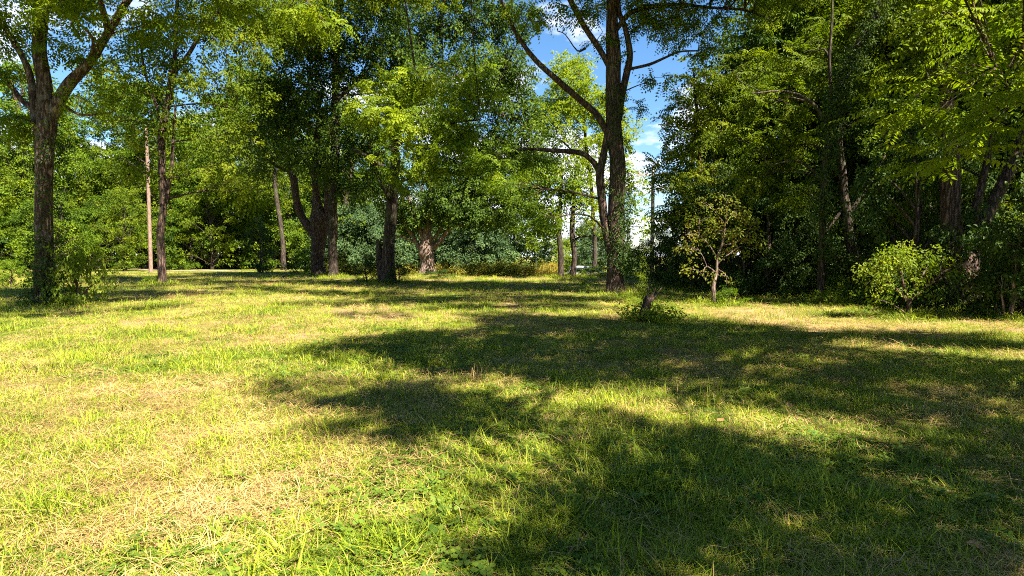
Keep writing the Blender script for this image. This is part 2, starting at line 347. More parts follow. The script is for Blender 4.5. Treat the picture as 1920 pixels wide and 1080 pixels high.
def proto(seed, H, crown_r, low, leaf, bark, lscale, lai, nb, kind='far', flat=.8, rb=(.34, .52)):
    """woodland tree prototype in local space: trunk mesh, crown mesh"""
    rs = np.random.default_rng(seed); a = Acc(); cr = Acc()
    r0 = .016 * H + .03
    xs = np.cumsum(rs.normal(0, .025 * H, 6)) * np.array([0, .3, .6, 1, 1, 1]); ys = np.cumsum(rs.normal(0, .025 * H, 6)) * np.array([0, .3, .6, 1, 1, 1])
    tr = np.stack([xs, ys, np.linspace(-.3, H * .93, 6), r0 * np.array([1.25, 1, .8, .6, .35, .1])], -1); S = spline(tr, 36)
    tube(a, S[:, :3], S[:, 3], 10, .06, .35, seed=seed)
    for k in range(nb):
        t = low + (1 - low) * ((k + rs.random()) / nb); z = H * t; w_ = crown_r * (math.sin(math.pi * min(1, .22 + .78 * (t - low) / (1 - low))) ** .7) * rs.uniform(.55, 1.0)
        an = k * 2.4 + rs.normal(0, .5); c = np.array([math.cos(an) * w_, math.sin(an) * w_, z]); i = min(35, int(max(.1, t * .85 - .08) / .93 * 35)); s0 = S[i]
        mid = (s0[:3] + c) / 2 + [0, 0, .08 * w_]; Q = spline(np.vstack([s0[:3], mid, c]), 7); tube(a, Q, np.linspace(min(s0[3] * .6, .09), .012, 7), 5)
        rr = crown_r * rs.uniform(*rb); fill_blob(cr, c, np.array([rr, rr, rr * flat * .8]), lai, kind, lscale, .5 + rs.normal(0, .1), .25)
    return a.mesh('wood_tree_trunk', bark), cr.mesh('wood_tree_crown', leaf, False)
def place(name, label, cat, group, parts, loc, rz, s, tilt=0):
    o = empty(name, loc, label, cat, group); o.rotation_euler = (tilt, 0, rz); o.scale = (s[0], s[0], s[1])
    for nm, me in parts: obj(nm, me, o)
    return o
# ------------------------------------------------------------------ ground
DRY = [(250, 632, 330, 30), (520, 612, 220, 22), (1800, 682, 180, 14), (1430, 642, 110, 10), (1520, 600, 200, 18), (900, 575, 120, 8), (120, 760, 260, 60), (500, 860, 260, 60), (330, 960, 300, 60), (1000, 755, 60, 14), (1090, 890, 70, 18), (1180, 800, 60, 14), (1360, 870, 60, 14), (800, 960, 120, 40), (1050, 1010, 60, 20), (700, 600, 200, 20)]
GRN = [(760, 705, 110, 22), (720, 660, 160, 16), (600, 760, 120, 30), (1550, 1000, 160, 50), (1250, 860, 110, 24), (1450, 760, 200, 30), (1130, 830, 60, 20), (880, 690, 70, 18)]
def topix(x, y):
    """photo pixel of a ground point (used only to lay out patches on the ground)"""
    c, s = math.cos(PITCH), math.sin(PITCH); yy = np.maximum(y, .5); z = -CAM[2]
    d = c * yy - s * z; v = s * yy + c * z
    return 960 + F * x / d, 540 - F * v / d
def dryness(x, y):
    x = np.asarray(x, float); y = np.asarray(y, float)
    n = .5 * vnoise(x * .55 + 40, y * .55 + 40, 1) + .3 * vnoise(x * 1.7 + 9, y * 1.7 + 5, 2) + .2 * vnoise(x * 4.5, y * 4.5, 6)
    px, py = topix(x, y); g = np.zeros_like(n)
    for a, b, rx, ry in DRY: g += .2 * np.exp(-((px - a) / rx) ** 2 - ((py - b) / ry) ** 2)
    for a, b, rx, ry in GRN: g -= .45 * np.exp(-((px - a) / rx) ** 2 - ((py - b) / ry) ** 2)
    return np.clip((n - .5) * 1.9 + .43 + np.where(y > .8, g, 0), 0, 1)
xs = np.r_[np.linspace(-900, -70, 12), np.linspace(-60, -16, 45), np.linspace(-15, 15, 151), np.linspace(16, 60, 45), np.linspace(70, 900, 12)]
ys = np.r_[np.linspace(-900, -60, 12), np.linspace(-50, -3, 24), np.linspace(-2, 26, 141), np.linspace(26.6, 70, 75), np.linspace(76, 1200, 16)]
X, Y = np.meshgrid(xs, ys, indexing='ij'); nx, ny = X.shape
a = Acc(); i = np.arange(nx - 1)[:, None] * ny + np.arange(ny - 1)[None]
a.add(np.stack([X, Y, hz(X, Y)], -1).reshape(-1, 3), np.stack([i, i + ny, i + ny + 1, i + 1], -1).reshape(-1, 4), None, dryness(X, Y).ravel())
m, N, L = mat('soil_and_thatch')
at_ = N('ShaderNodeAttribute'); at_.attribute_name = 'tint'
ge = N('ShaderNodeNewGeometry'); n1 = N('ShaderNodeTexNoise'); n1.inputs['Scale'].default_value = 7; n1.inputs['Detail'].default_value = 8; n1.inputs['Roughness'].default_value = .7; L(ge.outputs['Position'], n1.inputs['Vector'])
n2 = N('ShaderNodeTexNoise'); n2.inputs['Scale'].default_value = 60; n2.inputs['Detail'].default_value = 4; L(ge.outputs['Position'], n2.inputs['Vector'])
ad = N('ShaderNodeMath'); ad.operation = 'MULTIPLY_ADD'; L(n1.outputs[0], ad.inputs[0]); ad.inputs[1].default_value = 1.1; 
a2 = N('ShaderNodeMath'); a2.operation = 'ADD'; L(at_.outputs['Fac'], a2.inputs[0]); a2.inputs[1].default_value = -.55; L(a2.outputs[0], ad.inputs[2])
r = ramp(N, [(.1, (.085, .13, .014)), (.45, (.19, .20, .028)), (.75, (.30, .24, .07)), (1, (.35, .25, .12))]); L(ad.outputs[0], r.inputs[0])
r2 = ramp(N, [(.34, (.16, .13, .10)), (.62, (1, 1, 1))]); L(n2.outputs[0], r2.inputs[0])
mm = N('ShaderNodeMix'); mm.data_type = 'RGBA'; mm.blend_type = 'MULTIPLY'; mm.inputs[0].default_value = 1.0; L(r.outputs[0], mm.inputs[6]); L(r2.outputs[0], mm.inputs[7])
p = N('ShaderNodeBsdfPrincipled'); p.inputs['Roughness'].default_value = 1; p.inputs['Specular IOR Level'].default_value = .1; L(mm.outputs[2], p.inputs['Base Color'])
b_ = N('ShaderNodeBump'); b_.inputs['Strength'].default_value = .8; b_.inputs['Distance'].default_value = .03; L(n2.outputs[0], b_.inputs['Height']); L(b_.outputs[0], p.inputs['Normal'])
o_ = N('ShaderNodeOutputMaterial'); L(p.outputs[0], o_.inputs['Surface'])
tag(obj('ground', a.mesh('ground', m)), 'sunny meadow ground of short grass and dry thatch', None, kind='structure')

def strip(name, label, pts, width, mt, dz=.006):
    P = spline(np.array(pts, float), 40); T = np.gradient(P, axis=0); T /= np.linalg.norm(T, axis=1)[:, None]; Nn = np.stack([-T[:, 1], T[:, 0]], -1)
    a = Acc(); V = []
    for k in np.linspace(-1, 1, 7):
        q = P + Nn * k * width / 2 * (1 + .12 * np.sin(np.arange(40) * 1.7 + k))[:, None]; V.append(np.c_[q, hz(q[:, 0], q[:, 1]) + dz + .02 * (1 - abs(k))])
    V = np.stack(V, 1); j = np.arange(39)[:, None] * 7 + np.arange(6)[None]
    a.add(V.reshape(-1, 3), np.stack([j, j + 1, j + 8, j + 7], -1).reshape(-1, 4)); return tag(obj(name, a.mesh(name, mt)), label, None, kind='structure')
GRAVEL = plain('gravel_path', (.24, .165, .11), .95, noise=.25); ROADM = plain('asphalt', (.055, .055, .058), .9)
strip('path', 'bare tan dirt path at the edge of the woods', [(-24.6, 52.0), (-28, 52.6), (-32, 55), (-40, 61)], 2.4, GRAVEL)
strip('road', 'asphalt road in a dip behind the hedge', [(-3, 54), (3, 50), (12, 49.5), (30, 52), (60, 60)], 5.0, ROADM, .03)

# ------------------------------------------------------------------ trees standing in the meadow
W_ = 'walnut_tree'
def shade(px, py, rx, ry, H, la=1.0):
    """the piece of crown at height H whose shade falls on that stretch of ground"""
    g = ground(px, py); near = ground(px, py + ry)[1]; far = ground(px, py - ry)[1]; k = H / math.tan(EL)
    c = g + [AZ[0] * k, AZ[1] * k, H]; rx_ = rx * g[1] / F; ry_ = max((far - near) / 2, .25); rz_ = min(.7, .5 * min(rx_, ry_) + .15)
    return (*c, rx_, ry_, rz_, {'lai': la * ry_ / rz_})
tree(W_, 'thick rough-barked tree with a lit upper fork and leafy sprouts at its foot', (88, 572),
     [[(88, 560, 39), (84, 480, 33), (84, 380, 31), (86, 290, 31), (90, 225, 34), (82, 170, 27), (78, 100, 25), (80, 20, 23), (78, -80, 22), (85, -200, 15)],
      [(92, 225, 26), (108, 195, 24), (128, 160, 22), (165, 120, 18), (200, 65, 15), (240, 0, 13), (300, -60, 11), (400, -85, 8), (500, -50, 6), (560, -10, 5)],
      [(84, 300, 22), (72, 235, 18), (62, 170, 15), (45, 115, 12), (20, 70, 10), (-10, 20, 8)],
      [(78, 215, 14), (45, 190, 11), (20, 160, 10), (-15, 125, 8)],
      [(110, 190, 7), (150, 215, 5), (210, 210, 3)]],
     [(30, 50, 70, 40), (165, 95, 75, 35), (235, 165, 55, 35), (120, 20, 80, 40), (0, 130, 55, 35), (290, 40, 80, 40), (60, -80, 170, 70), (260, -90, 150, 60), (540, 15, 75, 32, {'t': .72}), (610, 45, 40, 40, {'t': .75}), (460, 5, 60, 30, {'t': .6}), (60, 240, 35, 25), (-60, 30, 90, 60), (400, -90, 120, 50), (150, 185, 40, 18), (20, 215, 40, 25)],
     BARK_A, LEAF_WAL, 'frond', 1.0, .95, .5, top=[(1.5, -1.8, 8.6, 1.6, .8), (3.6, -2.6, 9.0, 1.6, .8), (2.4, -3.6, 10, 1.8, .9), (4.6, -1, 10.4, 1.8, .9), (.5, -.5, 11.5, 2, 1), (2.6, -1.5, 12.5, 2, 1), shade(40, 580, 120, 11, 7.5, 1.4), shade(200, 560, 120, 8, 8.5, 1.4), shade(120, 590, 90, 6, 7.5, 1.2), shade(20, 555, 100, 6, 8.5, 1.3), shade(290, 578, 60, 6, 8.2), shade(60, 545, 90, 5, 9), (3.5, -3.6, 7.4, .9, .6), (2.6, -2.8, 6.6, .8, .5), (4.2, -4.4, 8.4, 1.0, .6)], ivy=[(0, .02, .25, 90, 1.0, -1.0), (0, .25, .5, 40, 1.0, -.3)])
tree('slim_tree', 'slim tree forking high up in front of a wooden pole', (305, 533),
     [[(305, 530, 17), (303, 450, 15), (307, 385, 15), (304, 300, 14), (305, 240, 14), (315, 180, 14), (324, 140, 13), (328, 110, 9), (330, 50, 8), (335, -40, 6), (330, -120, 4)],
      [(325, 138, 9), (352, 105, 8), (385, 50, 7), (420, 5, 6), (450, -50, 4)],
      [(305, 235, 7), (298, 210, 6), (275, 150, 5), (265, 90, 5), (270, 20, 4)],
      [(311, 378, 9), (320, 330, 8), (324, 280, 6), (328, 200, 4)],
      [(312, 200, 4), (380, 195, 3), (440, 205, 2)]],
     [(330, 40, 75, 40), (255, 60, 60, 45), (400, 70, 70, 45), (350, 150, 80, 40), (260, 170, 60, 40), (430, 170, 70, 45), (330, 230, 60, 35), (470, 90, 60, 50), (330, -50, 120, 50), (220, 230, 60, 35), (430, 250, 60, 35), (300, 110, 50, 40), (200, 130, 60, 45), (265, 270, 45, 24), (275, 330, 36, 18, {'lai': .6}), (240, 310, 46, 20), (400, 320, 55, 30, {'t': .6}), (450, 360, 50, 28, {'t': .65})],
     BARK_B, LEAF_OLIVE, 'leaf', 1.0, .95, .5, top=[(1.5, -1.5, 14, 2, 1), (3.2, -3, 14.5, 2, 1), (2, -3, 16, 2.2, 1.1), (0, 0, 16.5, 2.2, 1.1), shade(250, 538, 90, 4, 13), shade(420, 532, 110, 5, 13), shade(380, 518, 120, 3, 13, 1.4), shade(200, 530, 110, 4, 13, 1.3), shade(480, 540, 90, 5, 12, 1.2), shade(330, 550, 80, 5, 12, 1.2), shade(530, 520, 120, 3, 14, 1.4)])
tree('slim_tree', 'thin dark sapling trunk beside a dark cone-shaped shrub', (533, 507),
     [[(533, 505, 11), (530, 460, 9), (524, 410, 9), (518, 360, 8), (512, 300, 7), (505, 230, 5), (510, 170, 3)]],
     [(500, 290, 55, 40), (470, 330, 50, 35), (520, 230, 60, 45), (460, 240, 50, 40), (500, 170, 55, 40), (430, 290, 50, 35)],
     BARK_D, LEAF_OLIVE, 'far', .9, 1.0, .55)
tree('gnarled_tree', 'squat gnarled tree with burled trunk and a bent limb', (598, 516),
     [[(598, 514, 26), (596, 490, 25), (597, 455, 29), (600, 420, 36), (598, 398, 30), (594, 370, 16), (592, 320, 14), (596, 260, 11), (600, 180, 8)],
      [(590, 440, 20), (575, 420, 17), (562, 395, 15), (553, 350, 14), (546, 315, 13), (545, 280, 11), (540, 220, 8)],
      [(548, 322, 8), (525, 315, 6), (500, 300, 5), (465, 297, 4)],
      [(607, 420, 20), (614, 395, 14), (612, 350, 8), (618, 300, 6)]],
     [(540, 230, 60, 40), (590, 250, 55, 40), (500, 290, 50, 30), (610, 320, 40, 30), (550, 170, 70, 50), (620, 200, 50, 40), (470, 320, 40, 25, {'t': .7})],
     BARK_B, LEAF_MAPLE, 'far', .8, 1.0, .5, rough=.16)
tree('maple_tree', 'tall straight trunk with a broad dark crown beside the gnarled tree', (624, 522),
     [[(624, 520, 20), (624, 450, 18), (625, 380, 18), (628, 300, 18), (630, 200, 16), (632, 100, 14), (636, 20, 12), (640, -60, 9), (640, -160, 5)],
      [(628, 260, 8), (600, 215, 6), (560, 190, 4), (520, 190, 3)], [(630, 190, 7), (670, 150, 5), (705, 120, 4)], [(632, 120, 7), (600, 70, 5), (575, 20, 4)]],
     [(560, 190, 75, 50), (515, 235, 55, 40), (640, 130, 70, 60), (600, 40, 85, 50), (700, 70, 70, 55), (655, 240, 50, 45), (505, 155, 50, 40), (620, -60, 160, 60), (550, 290, 60, 30), (720, 5, 70, 40), (560, 100, 60, 50), (600, 290, 45, 30), (690, 290, 45, 35), (690, 350, 40, 35), (640, 340, 40, 30), (745, 205, 60, 50), (745, 120, 60, 50), (800, 170, 50, 50)],
     BARK_D, LEAF_MAPLE, 'leaf', 1.25, 1.9, .42, top=[(2, -2, 17.5, 3, 1.5), (4, -3, 16, 2.4, 1.2), (0, -1, 19.5, 3, 1.5), (3, -4.5, 17.8, 2.4, 1.2)])
tree(W_, 'leaning trunk with bright feathery fronds over a broken snag', (730, 532),
     [[(728, 528, 30), (728, 480, 26), (731, 430, 24), (736, 370, 22), (740, 310, 19), (742, 260, 15, -1), (752, 200, 10, -2.5), (780, 140, 6, -3)],
      [(738, 330, 10), (700, 300, 7), (660, 280, 5)], [(742, 275, 9), (790, 240, 8, -2), (840, 230, 6, -3.5), (900, 225, 3, -4)],
      [(735, 390, 8), (715, 340, 5, -1), (700, 300, 4, -2)],
      [(716, 526, 16), (711, 490, 15), (709, 462, 13), (707, 450, 7)]],
     [(730, 165, 62, 32, {'d': -3.4}), (800, 150, 62, 30, {'d': -4}), (850, 190, 52, 34, {'d': -4}), (715, 215, 60, 30, {'d': -4}), (790, 225, 70, 36, {'d': -5}), (870, 250, 56, 36, {'d': -4.5}), (830, 290, 60, 34, {'d': -5}), (760, 280, 55, 26, {'d': -4.5}), (800, 325, 36, 16, {'d': -5}), (675, 215, 34, 22, {'d': -4}), (900, 180, 40, 26, {'d': -3}), (870, 130, 50, 24, {'d': -2, 't': .5}), (750, 330, 30, 20, {'d': -4, 't': .5})],
     BARK_D, LEAF_WAL, 'frond', 1.35, 1.7, .68, top=[shade(520, 527, 120, 4, 14, 1.2), shade(560, 545, 90, 4, 13), shade(720, 529, 120, 4, 14, 1.2)])
tree('maple_tree', 'stout pale-barked maple with low spreading limbs before the hedge', (800, 517),
     [[(801, 512, 32), (800, 490, 27), (800, 470, 30), (802, 452, 26), (802, 430, 16), (806, 395, 13), (812, 330, 11), (820, 250, 9), (830, 150, 7)],
      [(792, 468, 12), (780, 455, 9), (766, 430, 7), (750, 405, 6), (735, 380, 4)], [(795, 455, 10), (785, 425, 8), (772, 395, 6), (765, 360, 5)],
      [(812, 466, 13), (826, 452, 11), (838, 434, 9), (856, 422, 7), (880, 423, 5), (898, 414, 4)], [(814, 448, 8), (832, 420, 7), (850, 385, 6), (870, 340, 5)], [(785, 458, 5), (760, 446, 4), (738, 442, 3)]],
     [(860, 375, 85, 48), (940, 330, 70, 60), (775, 385, 55, 36), (880, 255, 95, 60), (965, 220, 50, 60), (900, 130, 85, 60), (780, 70, 65, 55), (935, 400, 50, 34), (870, 40, 85, 45), (960, 130, 50, 55), (830, 320, 60, 40), (720, 330, 40, 35), (800, 415, 34, 14), (765, 400, 36, 20), (850, 395, 50, 22), (890, 405, 40, 18), (745, 425, 24, 12), (1000, 290, 40, 50), (960, 40, 50, 40), (840, -40, 120, 50), (900, 330, 50, 40)],
     BARK_P, LEAF_MAPLE, 'leaf', 1.35, 2.0, .45, rough=.1, dd0=-.4)
for px, lab, bl in ((1050, 'thin dark-barked tree near the parked car with a side limb', [(1030, 395, 45, 26, {'t': .35}), (1055, 350, 50, 34, {'t': .4}), (1010, 340, 45, 34, {'t': .45}), (1000, 440, 35, 24, {'t': .3})]),
                    (1075, 'thin tree standing close beside its twin, crowned yellow-green', [(1085, 350, 38, 26), (1100, 385, 34, 16), (1110, 420, 30, 16), (1080, 310, 40, 20)])):
    tree('slim_tree', lab, (px, 521), [[(px, 519, 12), (px + 1, 480, 11), (px - 2, 430, 11), (px, 385, 8), (px + 3, 340, 5), (px + 5, 310, 3)],
         [(px, 412, 6), (px - 22, 398, 4), (px - 42, 380, 3)] if px < 1060 else [(px, 450, 6), (px + 14, 444, 4), (px + 40, 441, 3)]], bl, BARK_D, LEAF_WAL, 'leaf', 1.2, 1.8, .72)
tree(W_, 'tall yellow-green tree across the road, rising behind the twin thin trees', (1115, 505),
     [[(1115, 500, 10), (1114, 440, 9), (1110, 360, 8), (1100, 280, 7), (1092, 200, 5), (1085, 130, 3)], [(1112, 400, 5), (1140, 340, 4), (1170, 300, 3)], [(1106, 320, 5), (1060, 270, 4), (1020, 250, 3)]],
     [(1010, 290, 50, 36, {'t': .6}), (1045, 235, 60, 40), (1060, 140, 45, 34), (1005, 215, 42, 36, {'t': .6}), (1085, 185, 56, 46), (1100, 280, 45, 40), (1080, 115, 40, 24), (1150, 250, 48, 50), (1160, 330, 36, 36), (1130, 190, 46, 40), (1195, 360, 22, 34, {'lai': 1.0}), (1200, 425, 22, 24, {'lai': 1.0}), (1175, 400, 24, 20, {'lai': 1.2}), (1050, 190, 50, 36)],
     BARK_D, LEAF_WAL, 'far', 1.05, 1.5, .74, base_xy=((1115 - 960) / F * 54, 54))
tree(W_, 'large ivy-clad two-stemmed tree with a flared reddish base beside the stump', (1152, 553),
     [[(1152, 551, 36), (1153, 500, 34), (1156, 460, 34), (1157, 400, 33), (1156, 320, 32), (1153, 240, 32), (1150, 170, 31), (1148, 110, 30), (1148, 60, 25), (1148, 0, 22), (1150, -80, 17), (1155, -200, 9)],
      [(1150, 482, 20), (1140, 455, 19), (1131, 410, 17), (1126, 360, 17), (1124, 325, 17), (1132, 285, 14), (1140, 245, 12), (1146, 190, 10)],
      [(1124, 322, 12), (1108, 297, 11), (1085, 285, 11), (1040, 281, 9), (1000, 279, 7), (950, 285, 5), (905, 296, 3)],
      [(1138, 248, 14), (1115, 213, 13), (1080, 182, 13), (1045, 152, 12), (1008, 120, 11), (978, 80, 9), (955, 40, 8), (930, -20, 6)],
      [(1143, 125, 13), (1118, 85, 12), (1092, 45, 12), (1070, 0, 11), (1045, -60, 8), (1020, -130, 5)],
      [(1160, 225, 14), (1166, 180, 14), (1174, 140, 14), (1180, 100, 13), (1174, 55, 11), (1160, 15, 10), (1160, -60, 7)],
      [(1170, 132, 8), (1185, 129, 6), (1220, 120, 6), (1250, 107, 5), (1275, 97, 4), (1310, 95, 3)],
      [(1152, 60, 11), (1180, 25, 10), (1220, 12, 9), (1270, 8, 7), (1330, 15, 6), (1400, 20, 5), (1450, 40, 3)],
      [(1098, 90, 6), (1082, 95, 3), (1060, 65, 2), (1045, 58, 2)]],
     [(1205, 45, 45, 26), (1270, 60, 50, 26), (1240, 15, 70, 26), (1350, 25, 55, 18, {'lai': .8}), (1410, 55, 40, 18, {'lai': .8}), (1095, 10, 40, 20), (935, 300, 60, 26, {'t': .3}), (1200, -70, 190, 55), (985, 30, 45, 22), (1000, 300, 45, 20, {'t': .35}), (960, 350, 50, 30, {'t': .35, 'd': -1}), (1290, 20, 50, 24), (1450, 20, 45, 24), (1185, 100, 30, 16, {'lai': .6}), (1130, 60, 40, 22, {'lai': .6}), (1060, 40, 30, 14, {'lai': .5}), (1290, 105, 34, 18, {'lai': .6}), (1320, 55, 36, 16, {'lai': .7}), (1030, -70, 110, 50), (1400, -60, 120, 60), (1330, 90, 30, 16), (1190, 205, 20, 12, {'lai': .4}), (1230, 150, 26, 10, {'lai': .35}), (1020, 410, 32, 30, {'t': .3, 'd': -1})],
     BARK_B, LEAF_WAL, 'frond', 1.0, 1.45, .58, rough=.10, flare=.5, top=[(1.5, -1.5, 10.2, 1.6, .8), (3, -2.6, 10.4, 1.7, .8), (4.6, -3.2, 11, 1.7, .9), (2.2, -3.6, 11.4, 1.8, .9), (3.6, -5, 12, 1.8, .9), (0, -1, 12.4, 2, 1), (2, -1.6, 13.6, 2.2, 1.1), (-1.6, -.4, 12, 1.8, .9), (4.6, -1.4, 12.8, 1.8, 1), shade(760, 562, 140, 8, 11, 1.4), shade(680, 550, 120, 5, 11.5, 1.3), shade(850, 531, 170, 4, 12.5, 1.4), shade(1090, 560, 80, 6, 11, 1.2), shade(620, 572, 90, 4, 11, .9), shade(880, 575, 120, 5, 11, 1.2), shade(960, 560, 150, 8, 11, 1.3), shade(850, 540, 160, 6, 12.5, 1.3), shade(1040, 575, 110, 6, 10, 1.1), shade(1030, 540, 110, 5, 12.5, 1.2), shade(940, 590, 90, 6, 10.5), shade(700, 590, 80, 5, 11), shade(1350, 560, 80, 6, 11, 1.1), shade(1320, 545, 70, 5, 12, 1.1)], ivy=[(0, .17, .42, 170, .9, -.2), (0, .17, .45, 60, .9, -2.3), (0, .45, .6, 50, .8, -1.0)])
tree(W_, 'tall lit walnut at the wood edge behind the reddish sapling', (1300, 543),
     [[(1300, 540, 15), (1302, 470, 13), (1308, 400, 12), (1312, 330, 11), (1310, 260, 9), (1305, 190, 6), (1300, 130, 3)], [(1308, 390, 6), (1335, 330, 5), (1340, 290, 3)]],
     [(1290, 200, 48, 34), (1320, 160, 42, 30), (1270, 260, 50, 36), (1330, 250, 50, 40), (1255, 330, 40, 36), (1310, 330, 55, 40), (1350, 180, 40, 40, {'t': .45}), (1270, 400, 40, 34, {'t': .4}), (1330, 400, 50, 34, {'t': .4}), (1240, 235, 22, 18)],
     BARK_B, LEAF_OLIVE, 'frond', 1.3, 1.5, .66)
tree(W_, 'slender ivy-wrapped tree whose dark upper limb leans over the meadow', (1542, 571),
     [[(1541, 569, 15), (1541, 500, 13), (1543, 430, 13), (1545, 350, 14), (1552, 280, 15), (1562, 210, 16), (1580, 150, 16), (1605, 95, 16), (1640, 30, 15), (1680, -50, 12), (1730, -150, 7)],
      [(1556, 240, 8), (1520, 190, 7), (1470, 170, 5), (1410, 175, 3)], [(1562, 205, 7), (1555, 120, 6), (1560, 30, 5), (1560, -60, 3)], [(1546, 340, 6), (1500, 305, 4), (1440, 310, 3)]],
     [(1500, 120, 70, 50), (1440, 195, 75, 45), (1395, 265, 55, 40), (1565, 60, 70, 45), (1645, 40, 65, 45), (1480, 280, 60, 40), (1600, 150, 50, 40), (1540, -20, 120, 40), (1420, 330, 55, 30), (1500, 370, 50, 30), (1380, 130, 40, 30, {'t': .55}), (1700, -40, 110, 50)],
     BARK_D, LEAF_OLIVE, 'frond', 1.0, 1.4, .5, dd0=1.6, ivy=[(0, .22, .85, 190, .9, -1.2), (0, .3, .95, 120, 1.0, -2.6)])
tree('slim_tree', 'crooked bare-stemmed tree with a pale scar beside the ivy-wrapped tree', (1607, 560),
     [[(1608, 556, 22), (1602, 510, 19), (1594, 450, 18), (1588, 400, 18), (1580, 350, 16), (1577, 310, 15), (1576, 268, 13), (1580, 210, 9), (1590, 140, 6)],
      [(1590, 405, 9), (1612, 370, 7), (1640, 330, 5), (1660, 290, 3)], [(1585, 385, 7), (1560, 420, 5), (1545, 440, 3)]],
     [(1600, 230, 55, 40), (1650, 280, 50, 30), (1650, 390, 40, 24, {'d': 1.5}), (1610, 150, 60, 40), (1680, 220, 50, 40), (1540, 410, 34, 20, {'d': 1})],
     BARK_D, LEAF_MAPLE, 'leaf', .8, 1.1, .5)
tree('forked_tree', 'massive dark forked trunk behind the bright green shrub', (1806, 586),
     [[(1806, 588, 62), (1804, 540, 58), (1798, 495, 60), (1790, 455, 44), (1784, 400, 36), (1782, 340, 34), (1780, 280, 30), (1776, 200, 24), (1770, 100, 18), (1765, 0, 12)],
      [(1808, 520, 42), (1822, 478, 34), (1838, 440, 30), (1862, 385, 24), (1890, 320, 22), (1915, 260, 20), (1945, 180, 16), (1985, 60, 11)],
      [(1815, 470, 20), (1828, 420, 18), (1842, 350, 15), (1856, 290, 13), (1870, 200, 9)]],
     [(1740, 320, 50, 30, {'d': 1.5}), (1890, 400, 40, 30, {'d': 2.5}), (1760, 130, 80, 45), (1880, 90, 80, 45), (1700, 400, 45, 30, {'d': 1.5}), (1910, 470, 40, 36, {'d': 2}), (1980, 60, 100, 70), (1780, 30, 80, 40, {'t': .65}), (1720, 60, 60, 36, {'t': .65}), (1800, -60, 140, 60)],
     BARK_B, LEAF_OLIVE, 'leaf', .75, 1.2, .45, rough=.08, top=[(1, -1, 6.5, 1.2, .6), (1.8, -1.8, 6.2, 1.3, .7), (2.6, -1.5, 7, 1.4, .7), (1.4, -2.2, 7.2, 1.2, .7), (3, -2.0, 7.4, 1.3, .8), (0, 0, 8.5, 1.6, .9), (2, .2, 8, 1.6, .9), (1.6, -1.6, 5.2, .9, .5, 2.2), (2.2, -2.2, 6.0, 1.0, .6, 2.2), (1.0, -1.3, 5.0, .8, .5, 2)])
tree('slim_tree', 'thin crooked pale stem in the undergrowth past the forked trunk', (1895, 607),
     [[(1893, 604, 9), (1898, 575, 8), (1903, 555, 8), (1901, 530, 6), (1908, 505, 5), (1915, 470, 4), (1910, 420, 3)], [(1884, 600, 5), (1880, 570, 4), (1876, 552, 3)]],
     [(1900, 480, 40, 30), (1880, 530, 30, 24), (1930, 540, 40, 40), (1870, 580, 30, 18)], BARK_P, LEAF_IVY, 'leaf', .6, .9, .5)
tree('sapling', 'small open sapling with reddish-tipped leaves and bare pale twigs', (1340, 571),
     [[(1339, 569, 10), (1338, 535, 9), (1344, 510, 6), (1346, 480, 5), (1356, 450, 4), (1360, 420, 3)], [(1344, 512, 3), (1325, 500, 2.5), (1318, 512, 2), (1322, 525, 1.5)], [(1347, 505, 3), (1360, 515, 2), (1362, 535, 1.5)], [(1352, 460, 3), (1380, 455, 2), (1400, 440, 1.5)], [(1346, 485, 3), (1330, 460, 2), (1310, 440, 1.5)]],
     [(1312, 408, 34, 14), (1378, 396, 38, 14), (1348, 432, 40, 13), (1402, 440, 34, 13), (1305, 462, 28, 10), (1330, 384, 28, 9, {'lai': .7}), (1392, 470, 26, 8), (1296, 505, 18, 7), (1345, 516, 16, 8, {'lai': .5}), (1350, 470, 26, 9, {'lai': .5}), (1420, 415, 20, 9, {'lai': .6}), (1285, 440, 18, 8, {'lai': .6}), (1360, 370, 30, 8, {'lai': .6})],
     BARK_P, LEAF_SAP, 'small', 1.0, .85, .58, cat='sapling')
tree('shrub', 'bright yellow-green bush before the dark forked trunk', (1705, 599),
     [[(1705, 581, 8), (1700, 550, 6), (1690, 520, 5), (1680, 490, 4)], [(1705, 570, 6), (1720, 530, 5), (1740, 500, 4)], [(1702, 565, 5), (1665, 530, 4), (1640, 510, 3)], [(1712, 560, 5), (1770, 510, 4), (1800, 500, 3)]],
     [(1672, 478, 36, 17, {'lai': 1.6}), (1640, 502, 30, 14), (1700, 492, 34, 18), (1733, 474, 26, 13), (1768, 486, 26, 10), (1655, 522, 26, 12, {'lai': .8}), (1712, 520, 26, 14, {'lai': .8}), (1625, 530, 18, 10, {'lai': .7}), (1800, 508, 24, 14, {'t': .45}), (1815, 530, 20, 10, {'t': .4, 'lai': .7}), (1690, 545, 34, 12, {'t': .3, 'lai': .6}), (1640, 560, 24, 12, {'t': .4, 'lai': .6}), (1735, 505, 16, 10), (1728, 545, 12, 12, {'lai': .4}), (1690, 462, 20, 8, {'lai': .7}), (1660, 492, 46, 30, {'lai': .35})],
     BARK_B, LEAF_SHRUB, 'small', .85, 1.1, .58, cat='shrub')

